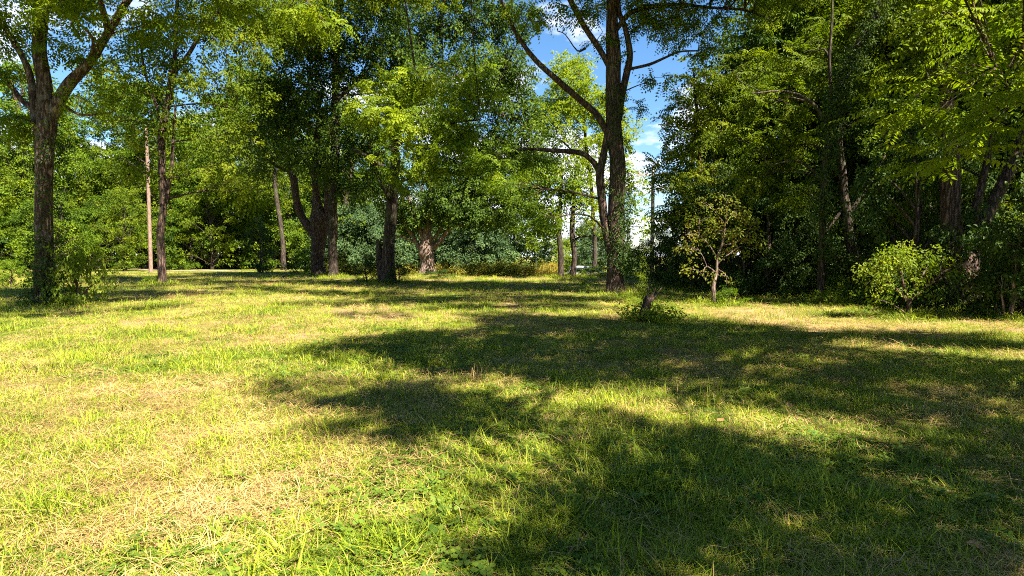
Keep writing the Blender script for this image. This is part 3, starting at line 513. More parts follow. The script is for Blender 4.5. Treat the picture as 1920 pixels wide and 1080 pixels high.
# trees just outside the frame on the sun side; their shade lies across the meadow
SHADE = [(880, 655, 230, 30, 1), (1090, 628, 210, 34, 1), (1300, 665, 230, 38, 1), (1560, 705, 240, 40, 1), (1800, 745, 190, 45, 1), (1050, 695, 180, 26, .9), (720, 750, 165, 32, 1), (795, 808, 110, 38, 1), (960, 755, 150, 32, .62), (1180, 735, 140, 34, .6), (1250, 880, 190, 52, .85), (1560, 905, 270, 55, .9), (1860, 885, 140, 42, .7), (1130, 965, 170, 60, .9), (1450, 1000, 340, 90, 1), (1800, 1010, 230, 90, .95), (1120, 1050, 190, 50, .95), (1700, 632, 130, 9, .9), (1850, 652, 120, 10, .9), (1980, 780, 160, 70, 1), (2050, 950, 200, 120, 1), (1000, 600, 120, 8, .9), (1300, 810, 130, 24, .6)]
def shady(px, py):
    return max(t * math.exp(-.7 * (((px - u) / ru) ** 2 + ((py - v) / rv) ** 2) ** 2) for u, v, ru, rv, t in SHADE)
b1, b2 = [], []
for gy in np.arange(2.0, 13.5, .52):
    for gx in np.arange(-3.5, 13, .52):
        x, y = gx + R.uniform(-.22, .22), gy + R.uniform(-.22, .22); px, py = topix(np.array(x), np.array(y))
        nz_ = .6 * vnoise(np.array(x * 1.15 + 50), np.array(y * 1.15 + 50), 14) + .4 * vnoise(np.array(x * 2.6 + 50), np.array(y * 2.6 + 50), 15)
        if float(px) > 2150 or shady(float(px), float(py)) < .22 or shady(float(px), float(py)) + 1.15 * (float(nz_) - .5) < (.42 if py < 830 else .30): continue
        H = 6.3 + 1.5 * (float(vnoise(np.array(x * .5 + 20), np.array(y * .5 + 20), 16)) - .5) + R.normal(0, .25); k = H / math.tan(EL); r_ = R.uniform(.34, .5)
        (b1 if y - .714 * k < 2.2 else b2).append((x + AZ[0] * k, y + AZ[1] * k, H, r_, r_, r_ * .7, {'lai': (1.3 if py < 830 else 1.7) / .7, 's': 1.1}))
tree(W_, 'broad walnut behind the viewer shading the near meadow', (0, 0), [[(8.2, -3.2, -.3, .30), (8.1, -3.1, 1.2, .25), (7.8, -2.6, 3.4, .21), (7.2, -1.8, 5.2, .16), (6.6, -1.0, 6.6, .10), (6, -.5, 8, .04)], [(7.7, -2.5, 3.6, .13), (8.6, -1.2, 5.2, .09), (9.2, .2, 6.4, .05)], [(7.6, -2.4, 4.0, .12), (5.6, -1.9, 5.4, .08), (4.2, -1.4, 6.4, .04)]], b1, BARK_B, LEAF_WAL, 'frond', 1.0, 1.0, .5, base_xy=(8.2, -3.2), pts=True)
b2 += [(*at(px, py, y), rx * y / F, rx * y / F * .8, ry * y / F, {'lai': la, 't': t, 'kind': 'long', 'droop': .0}) for px, py, rx, ry, y, la, t in
       ((1730, 150, 55, 30, 9.0, .8, .62), (1800, 180, 70, 34, 8.6, .9, .6), (1870, 160, 60, 40, 8.2, .9, .55), (1730, 240, 60, 28, 8.8, .8, .62), (1820, 255, 60, 28, 8.4, .9, .6), (1780, 300, 50, 16, 8.8, .7, .66), (1890, 240, 50, 30, 8, .8, .5), (1690, 200, 40, 20, 9.2, .5, .55), (1905, 100, 50, 40, 8, .9, .5), (1960, 200, 70, 60, 7.6, .9, .5), (1840, 60, 70, 36, 9, .7, .7), (1760, 40, 60, 30, 9.2, .6, .72), (1920, 20, 70, 50, 8.4, .8, .6))]
tree(W_, 'walnut at the right wood edge with long fronds hanging over the grass', (0, 0), [[(11.6, 5.2, -.3, .34), (11.5, 5.2, 1.5, .28), (11.0, 5.4, 3.6, .23), (10.2, 5.5, 5.4, .17), (9.2, 5.2, 7.0, .11), (8.4, 4.8, 8.4, .05)], [(11.0, 5.4, 3.6, .12), (9.6, 6.4, 4.0, .08), (8.4, 7.4, 4.2, .05), (7.0, 8.6, 4.0, .02)], [(10.6, 5.4, 4.6, .13), (8.4, 6.6, 6.0, .08), (6.2, 7.8, 6.6, .04)], [(10.8, 5.4, 4.0, .11), (10.6, 3.6, 5.6, .07), (10.0, 2.6, 6.8, .04)]], b2, BARK_B, LEAF_WAL, 'frond', 1.0, 1.0, .5, base_xy=(11.6, 5.2), pts=True)

# ------------------------------------------------------------------ woods
PR = {'tall': [proto(21, 17, 4.6, .16, LEAF_WOOD, BARK_D, 1.1, 1.5, 30, rb=(.22, .42), flat=.6), proto(22, 19, 5.0, .2, LEAF_WOOD, BARK_B, 1.15, 1.5, 32, rb=(.22, .42), flat=.6), proto(23, 15, 4.2, .12, LEAF_WOOD, BARK_D, 1.05, 1.6, 30, rb=(.22, .42), flat=.6)],
      'dark': [proto(31, 14, 4.0, .22, LEAF_MAPLE, BARK_D, 1.0, 1.3, 20), proto(32, 16, 4.4, .26, LEAF_MAPLE, BARK_D, 1.0, 1.2, 22)],
      'edge': [proto(41, 7.5, 2.8, .06, LEAF_WOOD, BARK_D, .9, 1.9, 24, rb=(.2, .42), flat=.55), proto(42, 6.5, 3.0, .05, LEAF_WOOD, BARK_D, .85, 1.9, 24, rb=(.2, .42), flat=.55), proto(43, 9, 3.0, .1, LEAF_OLIVE, BARK_D, .9, 1.7, 26, rb=(.2, .4), flat=.55)],
      'blue': [proto(51, 8.0, 3.6, .06, LEAF_BLUE, BARK_D, 1.1, 1.7, 20), proto(52, 7.0, 3.8, .05, LEAF_BLUE, BARK_D, 1.1, 1.7, 20)],
      'lime': [proto(61, 5.0, 2.4, .06, LEAF_SHRUB, BARK_D, 1.1, 1.5, 14)]}
SH = {'green': [proto(71, 2.2, 1.2, .05, LEAF_WOOD, BARK_D, .62, 1.5, 10), proto(72, 1.7, 1.1, .05, LEAF_WOOD, BARK_D, .6, 1.5, 9)],
      'dark': [proto(81, 2.4, 1.2, .04, LEAF_IVY, BARK_D, .5, 1.5, 14, 'leaf', rb=(.25, .45)), proto(82, 3.2, 1.3, .04, LEAF_IVY, BARK_D, .55, 1.5, 16, 'leaf', rb=(.25, .45))]}
SH['weed'] = [proto(91, 1.0, .7, .04, LEAF_SHRUB, BARK_B, .42, 1.3, 8), proto(92, .8, .7, .04, LEAF_SHRUB, BARK_B, .36, 1.3, 8)]
MARKS = [(88, 15.5, 'the thick rough-barked tree'), (283, 47, 'the plain wooden pole'), (390, 52, 'the dirt path'), (533, 50, 'the thin dark sapling trunk'), (598, 39, 'the gnarled tree'), (730, 27, 'the leaning frond-crowned trunk'), (800, 38, 'the pale-barked maple'), (1005, 58, 'the lamp post'), (1063, 35, 'the twin thin trees'), (1152, 19.6, 'the two-stemmed tree'), (1222, 44, 'the grey utility pole'), (1340, 15.7, 'the reddish sapling'), (1542, 15.7, 'the ivy-wrapped tree'), (1607, 18, 'the crooked scarred tree'), (1705, 12, 'the bright yellow-green bush'), (1806, 13.7, 'the forked trunk'), (1895, 11.3, 'the thin pale stem')]
def wood(kind, k, x, y, s, label, group, name='woodland_tree', cat='tree', src=PR, sz=None):
    me = src[kind][k % len(src[kind])]; px = 960 + F * x / y if y > 1 else -9999
    if group and 0 < px < 1920 and 'behind' not in label and 'across' not in label:      # say which one by the landmark it stands behind
        mk = min(MARKS, key=lambda q: abs(q[0] - px)); label += (' behind ' if y > mk[1] + .5 else ' beside ') + mk[2]
    elif group and y > 1 and 'behind' not in label and 'across' not in label: label += ' well past the thin pale stem' if px > 0 else ' well past the thick rough-barked tree'
    return place(name, label, cat, group, (('trunk', me[0]), ('crown', me[1])), (x, y, float(hz(x, y)) - .05), R.uniform(0, 6.28), (s, sz or s))
n = 0
for x in np.arange(-84, -19, 4.2):                                   # left wood, two rows and a leafy edge
    for row, yy in enumerate((62, 71)):
        wood('tall', n, x + R.normal(0, 1.2), yy + .12 * abs(x + 30) * (-1 if x < -45 else .3) + R.normal(0, 1.5), R.uniform(.9, 1.15), 'tall green tree of the left wood' if row == 0 else 'tall tree deep in the left wood', 'trees of the wood beyond the path' if row == 0 else 'second row of the wood beyond the path'); n += 1
for x in np.arange(-70, -21, 2.3):
    wood('edge', n, x + R.normal(0, .5), 58.5 - .25 * max(0, -x - 40) + R.normal(0, 1.6), R.uniform(.85, 1.35), 'low leafy tree at the far wood edge', 'low trees along the left wood edge', 'edge_tree'); n += 1
for x in np.arange(-76, -18, 3.0):
    wood('edge', n, x + R.normal(0, .5), 67 - .25 * max(0, -x - 40) + R.normal(0, 1.2), R.uniform(1.2, 1.5), 'low leafy tree inside the left wood', 'low trees deeper in the left wood', 'edge_tree'); n += 1
for x, y, s in ((-40, 40, 1.0), (-36, 46, .9), (-44, 34, 1.0), (-33, 50, .8), (-38, 30, 1.1), (-46, 26, 1.1)):
    wood('edge', n, x, y, s, 'leafy tree at the left wood edge', 'leafy trees beyond the thick rough-barked tree', 'edge_tree'); n += 1
for x in np.arange(-23, 2.0, 2.9):
    wood('blue', n, x, 61 + R.normal(0, 1.5), R.uniform(.8, 1.2), 'blue-green rounded tree past the hedge', 'blue-green trees behind the hedge', 'rounded_tree'); n += 1
for x in np.arange(-24, -3, 4.0):
    wood('tall', n, x, 74 + R.normal(0, 2), R.uniform(.75, .95), 'tall tree rising above the blue-green rounded trees', 'tall trees behind the blue-green ones'); n += 1
for px, yy, s in ((1030, 66, .75), (1062, 72, .7)):
    wood('lime', n, (px - 960) / F * yy, yy, s, 'small lime-green tree across the road behind the parked car', 'lime-green trees across the road', 'rounded_tree'); n += 1
for px, yy, s in ((1100, 78, .8), (1125, 70, .62), (1190, 60, .42)):
    wood('blue', n, (px - 960) / F * yy, yy, s, 'green rounded tree across the road right of the twin thin trees', 'rounded trees across the road', 'rounded_tree'); n += 1
# right wood
for px, yy, s, kd in ((1370, 31, .62, 'dark'), (1405, 27, .6, 'dark'), (1470, 31, .85, 'tall'), (1490, 25, .85, 'dark'), (1530, 29, 1.0, 'tall'), (1590, 24, .9, 'dark'), (1640, 28, 1.0, 'tall'), (1680, 22, .85, 'dark'), (1740, 25, 1.0, 'tall'), (1800, 20, .85, 'dark'), (1860, 22, .95, 'tall'), (1920, 18.5, .8, 'dark'), (2000, 20, .9, 'tall'), (2100, 17, .85, 'dark'), (1500, 40, 1.1, 'tall'), (1560, 38, 1.1, 'tall'), (1700, 36, 1.1, 'tall'), (1850, 32, 1.1, 'tall'), (2050, 28, 1.1, 'tall')):
    wood(kd, n, (px - 960) / F * yy, yy, s, 'dark-leaved tree of the right wood' if kd == 'dark' else 'tall green tree of the right wood', 'dark trees of the right wood' if kd == 'dark' else 'tall trees of the right wood'); n += 1
for px, yy, s in ((1232, 29, .8), (1255, 27, .9), (1290, 25, 1.0), (1325, 23, 1.0), (1365, 21.5, 1.1), (1400, 20.5, 1.0), (1440, 19.3, 1.1), (1480, 19.2, 1.0), (1515, 18.6, .9), (1565, 19.6, 1.1), (1620, 19.0, 1.0), (1665, 15.6, .8), (1700, 13.9, 1.0), (1735, 14.0, .7), (1770, 15.8, 1.1), (1845, 15.4, 1.0), (1850, 12.3, .28), (1885, 12.0, .35), (1925, 11.4, .5), (1970, 11.2, 1.0), (2040, 11, 1.1), (2120, 10.5, 1.0)):
    wood('dark', n, (px - 960) / F * yy, yy, s, 'dark leafy undergrowth bush', 'undergrowth bushes of the right wood', 'undergrowth_bush', 'bush', SH, sz=s * R.uniform(1.0, 1.5)); n += 1
for px in range(1290, 1900, 34):
    yy = 30 - (px - 1290) / 610 * 10 + R.normal(0, .5)
    wood('dark', n, (px - 960) / F * yy, yy, R.uniform(1.1, 1.4), 'tall dark thicket bush inside the right wood', 'thicket deeper inside the right wood', 'undergrowth_bush', 'bush', SH, sz=R.uniform(1.2, 1.6)); n += 1
for px, yy, s in ((1850, 12.9, .35), (1640, 16.2, .4), (1500, 18.3, .4), (1570, 16.8, .35), (1385, 19.6, .35), (1440, 20, .4)):
    wood('green', n, (px - 960) / F * yy, yy, s, 'low green weed clump at the wood edge', 'weed clumps along the right wood edge', 'weed_clump', 'weeds', SH); n += 1
for lab, px, py, kd, s, sz in (('sunlit weed patch at the foot of the ivy-clad two-stemmed tree', 1180, 560, 'weed', .5, .3), ('low sunlit weeds between the two-stemmed tree and the stump', 1195, 572, 'weed', .5, .28), ('bright weeds on the far side of the rotten stump', 1248, 582, 'weed', .5, .3), ('low bright weeds in front of the rotten stump', 1232, 601, 'weed', .34, .2), ('pale green weeds at the foot of the ivy-wrapped slender tree', 1555, 577, 'weed', .6, .6), ('pale green weeds at the foot of the crooked scarred tree', 1630, 575, 'weed', .7, .6), ('dark cone-shaped shrub at the left end of the dirt path', 487, 512, 'dark', .95, 1.25), ('low bush under the gnarled burled trunk', 572, 514, 'green', .9, .75), ('dark scrub bush at the foot of the broken snag', 690, 530, 'dark', .55, .42), ('bush growing from the foot of the leaning frond-crowned trunk', 748, 533, 'dark', .5, .4), ('leafy sprouting bush at the foot of the thick rough-barked tree', 150, 570, 'weed', 1.0, 1.9), ('small low plant left of the thick rough-barked tree', 20, 540, 'green', .6, .5), ('dark weed clump beside the slim forking tree', 283, 533, 'green', .35, .25), ('grey-green thicket right of the two-stemmed tree', 1205, 525, 'green', 1.0, .75), ('weedy clump at the foot of the reddish sapling', 1365, 572, 'green', .36, .28), ('low dark mounded bush before the pale-barked maple', 828, 523, 'dark', .85, .22), ('yellowish weeds right of the twin thin trees', 1110, 520, 'green', .8, .4), ('tall weeds between the twin thin trees', 1064, 519, 'green', .45, .35)):
    g = ground(px, py); wood(kd, n, g[0], g[1], s, lab, None, 'bush', 'bush', SH, sz=sz); n += 1

for x, y, s in ((-34, -16, 1.1), (-24, -22, 1.15), (-14, -25, 1.1), (-4, -24, 1.15), (6, -25, 1.1), (16, -24, 1.1), (25, -20, 1.1), (30, -11, 1.1), (31, 0, 1.1), (29, 9, 1.1), (-38, -5, 1.1), (-40, 6, 1.1)):  # unseen tree ring, added to cut sky light and deepen the shade
    wood('tall', n, x, y, s, 'unseen tall tree added behind the viewer to block sky light', 'unseen trees added behind the viewer to block sky light'); n += 1
# ------------------------------------------------------------------ hedge
root = empty('hedge', (at(840, 500, 39)[0], 39, 0), 'long low clipped hedge with yellow and russet leaves behind the pale-barked maple', 'hedge')
a = Acc(); st = Acc(); x0, x1 = at(625, 500, 39)[0], at(1046, 500, 39)[0]; cx = root.location[0]
for x in np.arange(x0, x1, .55):
    hgt = .82 + .2 * vnoise(np.array([x * .5]), np.array([3.]), 8)[0]; yy = R.normal(0, .15) + 39 - 39
    for zc in (.25, .62):
        fill_blob(a, np.array([x - cx, yy, zc * hgt + hz(x, 39)]), np.array([.55, .5, .36 * hgt]), 1.3, 'small', 1.3, .6 + .25 * math.sin(x * .8) + R.normal(0, .08))
    for k in range(3): tube(st, np.array([[x - cx + R.normal(0, .12), yy, -.15], [x - cx + R.normal(0, .15), yy, .3], [x - cx + R.normal(0, .25), yy, .75 * hgt]]), [.02, .014, .006], 5)
obj('foliage', a.mesh('hedge_leaves', LEAF_HEDGE, False), root); obj('stem', st.mesh('hedge_stems', BARK_D), root)

# ------------------------------------------------------------------ poles, lamp, car
def box(a, lo, hi):
    lo, hi = np.array(lo, float), np.array(hi, float); v = np.array([[x, y, z] for x in (lo[0], hi[0]) for y in (lo[1], hi[1]) for z in (lo[2], hi[2])])
    a.add(v, [[0, 1, 3, 2], [4, 6, 7, 5], [0, 4, 5, 1], [2, 3, 7, 6], [0, 2, 6, 4], [1, 5, 7, 3]])
POLE = bark_mat('weathered_pole', (.10, .065, .05), (.18, .115, .085), (.26, .175, .135), 1.0, bump=.15)
POLEG = bark_mat('grey_pole', (.16, .14, .13), (.24, .21, .19), (.33, .30, .27), 1.0, bump=.15)
STEEL = plain('galvanised_steel', (.36, .38, .40), .5, .5); CERAM = plain('insulator', (.35, .22, .16), .3); DARKM = plain('dark_metal', (.05, .05, .055), .5)
def pole(label, px, py, Y, ztop, r, m, arm):
    g = at(px, py, Y); z0 = float(hz(g[0], Y)); root = empty('utility_pole', (g[0], Y, z0), label, 'pole')
    a = Acc(); P = spline(np.array([[0, 0, -.3], [.01, 0, ztop * .5], [0, 0, ztop]]), 16); tube(a, P, np.linspace(r, r * .72, 16), 14, .02); obj('shaft', a.mesh('pole_shaft', m), root)
    if arm:
        a = Acc(); box(a, (-1.2, -.06, ztop - .75), (1.2, .06, ztop - .62)); ar = obj('crossarm', a.mesh('pole_arm', m, False), root)
        for x in (-1.05, -.5, .5, 1.05):
            a = Acc(); tube(a, np.array([[x, 0, ztop - .63], [x, 0, ztop - .55], [x, 0, ztop - .48], [x, 0, ztop - .42]]), [.03, .055, .045, .05], 8); obj('insulator', a.mesh('insulator', CERAM), ar)
    else:
        a = Acc(); tube(a, np.array([[0, 0, ztop - .02], [0, 0, ztop + .03]]), [r * .78, r * .7], 14); obj('cap', a.mesh('pole_cap', DARKM), root)
    return root
pole('plain reddish-tan wooden pole beside the slim forking tree', 283, 508, 47, 11.6, .15, POLE, False)
pole('grey utility pole seen right of the ivy-clad two-stemmed tree', 1222, 515, 44, 8.6, .17, POLEG, True)
pole('distant grey pole in the gap just beside the two-stemmed tree', 1177, 500, 62, 5.6, .14, POLEG, False)
g = at(1005, 500, 58); root = empty('lamp_post', (g[0], 58, float(hz(g[0], 58))), 'thin pale steel lamp post rising above the hedge', 'lamp post')
a = Acc(); tube(a, np.array([[0, 0, -.2], [0, 0, 1.5], [0, 0, 3.2]]), [.07, .06, .05], 10); obj('shaft', a.mesh('lamp_shaft', STEEL), root)
a = Acc()
for k in range(4): an = k * 1.571 + .4; tube(a, spline(np.array([[0, 0, 3.15], [.15 * math.cos(an), .15 * math.sin(an), 3.4], [.42 * math.cos(an), .42 * math.sin(an), 3.42]]), 7), [.025] * 7, 6)
obj('arm', a.mesh('lamp_arm', STEEL), root)
for k in range(4):
    an = k * 1.571 + .4; a = Acc(); c = np.array([.42 * math.cos(an), .42 * math.sin(an), 3.36]); tube(a, np.array([c + [0, 0, .08], c, c - [0, 0, .06]]), [.05, .12, .1], 10); obj('lamp_head', a.mesh('lamp_head', STEEL), root)

PAINT = plain('silver_paint', (.55, .56, .58), .25, .5, noise=.02); GLASS = plain('car_glass', (.02, .025, .03), .08, 0, .8, noise=.02); RUBB = plain('tyre', (.02, .02, .02), .8); LAMPC = plain('headlight_glass', (.7, .72, .75), .12); LAMPR = plain('tail_light', (.35, .02, .02), .2)
cg = at(1085, 500, 49.2); cz_ = float(hz(cg[0], 49.2)) + .05
car = empty('parked_car', (cg[0], 49.2, cz_), 'silver car parked on the road behind the twin thin trees', 'car'); car.rotation_euler = (0, 0, math.radians(6))
prof = [(-2.15, .35), (-2.2, .62), (-2.1, .82), (-1.25, .95), (-.62, 1.38), (.2, 1.46), (1.1, 1.40), (1.85, 1.02), (2.15, .95), (2.2, .6), (2.12, .32)]
def hull(a, pr, w0, w1, zc):
    V = []; n = len(pr)
    for s in (-1, 1):
        for x, z in pr: V.append([x, s * (w0 if z < zc else w1 + (w0 - w1) * max(0, 1 - (z - zc) / .3)), z])
    a.add(V, [[i, i + 1, n + i + 1, n + i] for i in range(n - 1)] + [[n - 1, 0, n, 2 * n - 1]])
    for s in (0, n): m0 = a.n; c = np.mean(V[s:s + n], axis=0); a.add(np.vstack([V[s:s + n], [c]]), None, [[i, (i + 1) % n, n] for i in range(n)])
a = Acc(); hull(a, prof, .88, .72, 1.0); body = obj('body', a.mesh('car_body', PAINT, False), car)
def wquad(nm, pts4, mt, par): 
    a = Acc(); a.add(pts4, [[0, 1, 2, 3]]); me = a.mesh(nm, mt, False); o = obj(nm, me, par); md = o.modifiers.new('thick', 'SOLIDIFY'); md.thickness = .02; md.offset = 1; return o
wquad('windscreen', [(-1.22, -.74, .98), (-1.22, .74, .98), (-.66, .68, 1.36), (-.66, -.68, 1.36)], GLASS, car)
wquad('rear_window', [(1.82, .74, 1.05), (1.82, -.74, 1.05), (1.14, -.68, 1.385), (1.14, .68, 1.385)], GLASS, car)
for s in (-1, 1):
    y0, y1 = s * .87, s * .775
    for xa, xb, xc, xd in ((-1.0, .15, .15, -.55), (.22, 1.6, 1.05, .22)):
        wquad('side_window', [(xa, y0 * 1.003, 1.0), (xb, y0 * 1.003, 1.0), (xc, y1 * 1.0, 1.33), (xd, y1 * 1.0, 1.33)], GLASS, car)
    for x in (-1.4, 1.35):
        th = np.linspace(0, 2 * np.pi, 25)[:-1]; a = Acc(); P = np.array([[x, s * .70, .33], [x, s * .72, .33], [x, s * .88, .33], [x, s * .90, .33]]); tube(a, P, [.26, .33, .33, .27], 24); wl = obj('wheel', a.mesh('car_tyre', RUBB), car)
        a = Acc(); tube(a, np.array([[x, s * .86, .33], [x, s * .915, .33]]), [.21, .19], 16); obj('rim', a.mesh('car_rim', STEEL), wl)
    a = Acc(); box(a, (-2.2, s * .72 - .13, .62), (-2.06, s * .72 + .13, .76)); obj('headlight', a.mesh('headlight', LAMPC, False), car)
    a = Acc(); box(a, (2.08, s * .74 - .1, .66), (2.2, s * .74 + .1, .88)); obj('tail_light', a.mesh('tail_light', LAMPR, False), car)
    a = Acc(); box(a, (-.95, s * .9 - .06, .98), (-.8, s * .9 + .08, 1.1)); obj('side_mirror', a.mesh('side_mirror', PAINT, False), car)

# ------------------------------------------------------------------ stump with vine
g = ground(1207, 600); root = empty('tree_stump', g, 'dark jagged rotten stump overgrown with weeds beside the two-stemmed tree', 'stump')
a = Acc(); P = spline(np.array([[0, 0, -.1], [.02, 0, .15], [.05, 0, .36], [.08, 0, .50]]), 14); tube(a, P, np.linspace(.12, .065, 14), 20, .25, .9, seed=5); obj('trunk', a.mesh('stump_wood', BARK_D), root)
for k, (dx, dy, h, r_) in enumerate(((.02, .03, .72, .05), (.16, .0, .66, .055), (.10, -.06, .60, .05), (.30, .02, .70, .035))):
    a = Acc(); tube(a, spline(np.array([[.07, 0, .34], [.07 + dx * .5, dy * .5, .5], [.07 + dx, dy, h]]), 8), np.linspace(r_, .008, 8), 7, .12, seed=k); obj('splinter', a.mesh('stump_splinter', BARK_B), root)
a = Acc(); P = np.stack([R.normal(.12, .22, 90), R.normal(0, .18, 90), np.abs(R.normal(.10, .09, 90))], -1); put_sprays(a, P, R.uniform(0, 6.28, 90), R.normal(.1, .5, 90), R.normal(0, .4, 90), R.uniform(.6, 1.1, 90), 'small', .5 + R.normal(0, .15, 90)); obj('leaves', a.mesh('stump_weeds', LEAF_SHRUB, False), root)
vn = empty('vine_shoot', g + [.0, .15, 0], 'tall thin leafy shoot standing up behind the rotten stump', 'weed')
a = Acc(); P = spline(np.array([[0, 0, -.05], [.02, 0, .5], [-.03, 0, .95], [.03, 0, 1.45]]), 24); tube(a, P, np.linspace(.008, .003, 24), 5); obj('stem', a.mesh('vine_stem', BARK_B), vn)
a = Acc(); k = R.integers(3, 24, 46); put_sprays(a, P[k] + R.normal(0, .012, (46, 3)), R.uniform(0, 6.28, 46), R.normal(.2, .4, 46), R.normal(0, .4, 46), R.uniform(.3, .45, 46), 'small', .55 + R.normal(0, .1, 46)); obj('leaf_cluster', a.mesh('vine_leaves', LEAF_SHRUB, False), vn)

# ------------------------------------------------------------------ grass, straw, clover (uncountable: instanced tufts)
def blade(rs, h, wd, lean, az, x, y, bend=1.0, n=3):
    t = np.linspace(0, 1, n + 1); d = np.array([math.cos(az), math.sin(az)]); r_ = lean * h * t ** (1 + bend); z = h * t * (1 - .35 * lean * t)
    c = np.stack([x + d[0] * r_, y + d[1] * r_, z], -1); sx = np.array([-d[1], d[0], 0]); ww = wd * (1 - t ** 1.6 * .95)[:, None] / 2
    V = np.stack([c - sx * ww, c + sx * ww], 1).reshape(-1, 3); i = np.arange(n) * 2
    return V, np.stack([i, i + 1, i + 3, i + 2], -1)
def tuft(seed, n, rad, h0, h1, wd, lean0, lean1, flat=0):
    rs = np.random.default_rng(seed); a = Acc()
    for k in range(n):
        q = rs.random() ** .6 * rad; an = rs.uniform(0, 6.28); V, Q = blade(rs, rs.uniform(h0, h1), wd * rs.uniform(.6, 1.3), rs.uniform(lean0, lean1), rs.uniform(0, 6.28), q * math.cos(an), q * math.sin(an), rs.uniform(.4, 1.2))
        a.add(V, Q, None, rs.uniform(0, 1))
    return a
def straw(seed, n, rad):
    rs = np.random.default_rng(seed); a = Acc()
    for k in range(n):
        an = rs.uniform(0, 6.28); l = rs.uniform(.035, .13); x, y = rs.uniform(-rad, rad, 2); z0 = rs.uniform(.004, .035); up = rs.normal(.1, .22); wd = rs.uniform(.0014, .0036)
        d = np.array([math.cos(an), math.sin(an), up]); s = np.array([-d[1], d[0], 0]) * wd / 2; p0 = np.array([x, y, z0]); p1 = p0 + d * l * .5 + [0, 0, rs.uniform(-.005, .012)]; p2 = p0 + d * l * np.array([1, 1, .5]) + rs.normal(0, .008, 3)
        a.add([p0 - s, p0 + s, p1 - s, p1 + s, p2 - s * .4, p2 + s * .4], [[0, 1, 3, 2], [2, 3, 5, 4]], None, rs.uniform(0, 1))
    return a
def clover(seed, n, rad, lr=.014, hh=.06):
    rs = np.random.default_rng(seed); a = Acc()
    for k in range(n):
        x, y = rs.normal(0, rad * .6, 2); z = rs.uniform(.02, hh); tl = rs.uniform(-.4, .4, 2); tn = rs.uniform(0, 1); st_ = np.array([x * .9, y * .9, 0])
        s = np.array([.0012, 0, 0]); a.add([st_ - s, st_ + s, np.array([x, y, z]) - s, np.array([x, y, z]) + s], [[0, 1, 3, 2]], None, tn)
        for j in range(3):
            an = j * 2.094 + tn * 6; u = np.array([math.cos(an), math.sin(an), 0]); v = np.array([-u[1], u[0], 0]); c = np.array([x, y, z])
            pts_ = [c, c + u * lr * .9 - v * lr * .7, c + u * lr * 1.7 - v * lr * .35, c + u * lr * 1.7 + v * lr * .35, c + u * lr * .9 + v * lr * .7]
            pts_ = [q + [0, 0, (q[0] - x) * tl[0] + (q[1] - y) * tl[1] + .003] for q in pts_]; a.add(pts_, [[0, 1, 2, 3]], [[0, 3, 4]], tn)
    return a
def grass_mat(name, stops, trans=.35):
    m, N, L = mat(name); a = N('ShaderNodeAttribute'); a.attribute_name = 'tint'; oi = N('ShaderNodeObjectInfo')
    ge = N('ShaderNodeNewGeometry'); nz = N('ShaderNodeTexNoise'); nz.inputs['Scale'].default_value = .9; nz.inputs['Detail'].default_value = 4; L(ge.outputs['Position'], nz.inputs['Vector'])
    def mad(x, k, add):
        q = N('ShaderNodeMath'); q.operation = 'MULTIPLY_ADD'; L(x, q.inputs[0]); q.inputs[1].default_value = k
        if isinstance(add, float): q.inputs[2].default_value = add
        else: L(add, q.inputs[2])
        return q.outputs[0]
    s = mad(a.outputs['Fac'], .5, mad(oi.outputs['Random'], .35, mad(nz.outputs[0], .9, -.42)))
    r = ramp(N, stops); L(s, r.inputs[0])
    p = N('ShaderNodeBsdfPrincipled'); L(r.outputs[0], p.inputs['Base Color']); p.inputs['Roughness'].default_value = .55; p.inputs['Specular IOR Level'].default_value = .3
    t = N('ShaderNodeBsdfTranslucent'); L(r.outputs[0], t.inputs['Color']); x = N('ShaderNodeMixShader'); x.inputs[0].default_value = trans; L(p.outputs[0], x.inputs[1]); L(t.outputs[0], x.inputs[2])
    o = N('ShaderNodeOutputMaterial'); L(x.outputs[0], o.inputs['Surface']); return m
GG = grass_mat('grass_blades', [(0, (.07, .12, .006)), (.4, (.19, .26, .012)), (.75, (.36, .38, .02)), (1, (.48, .43, .05))])
GS = grass_mat('dry_straw', [(0, (.15, .085, .03)), (.35, (.37, .24, .085)), (.7, (.52, .37, .14)), (1, (.60, .48, .22))], .25)
GC = grass_mat('clover_leaves', [(0, (.05, .10, .010)), (.5, (.10, .16, .014)), (1, (.19, .24, .02))])
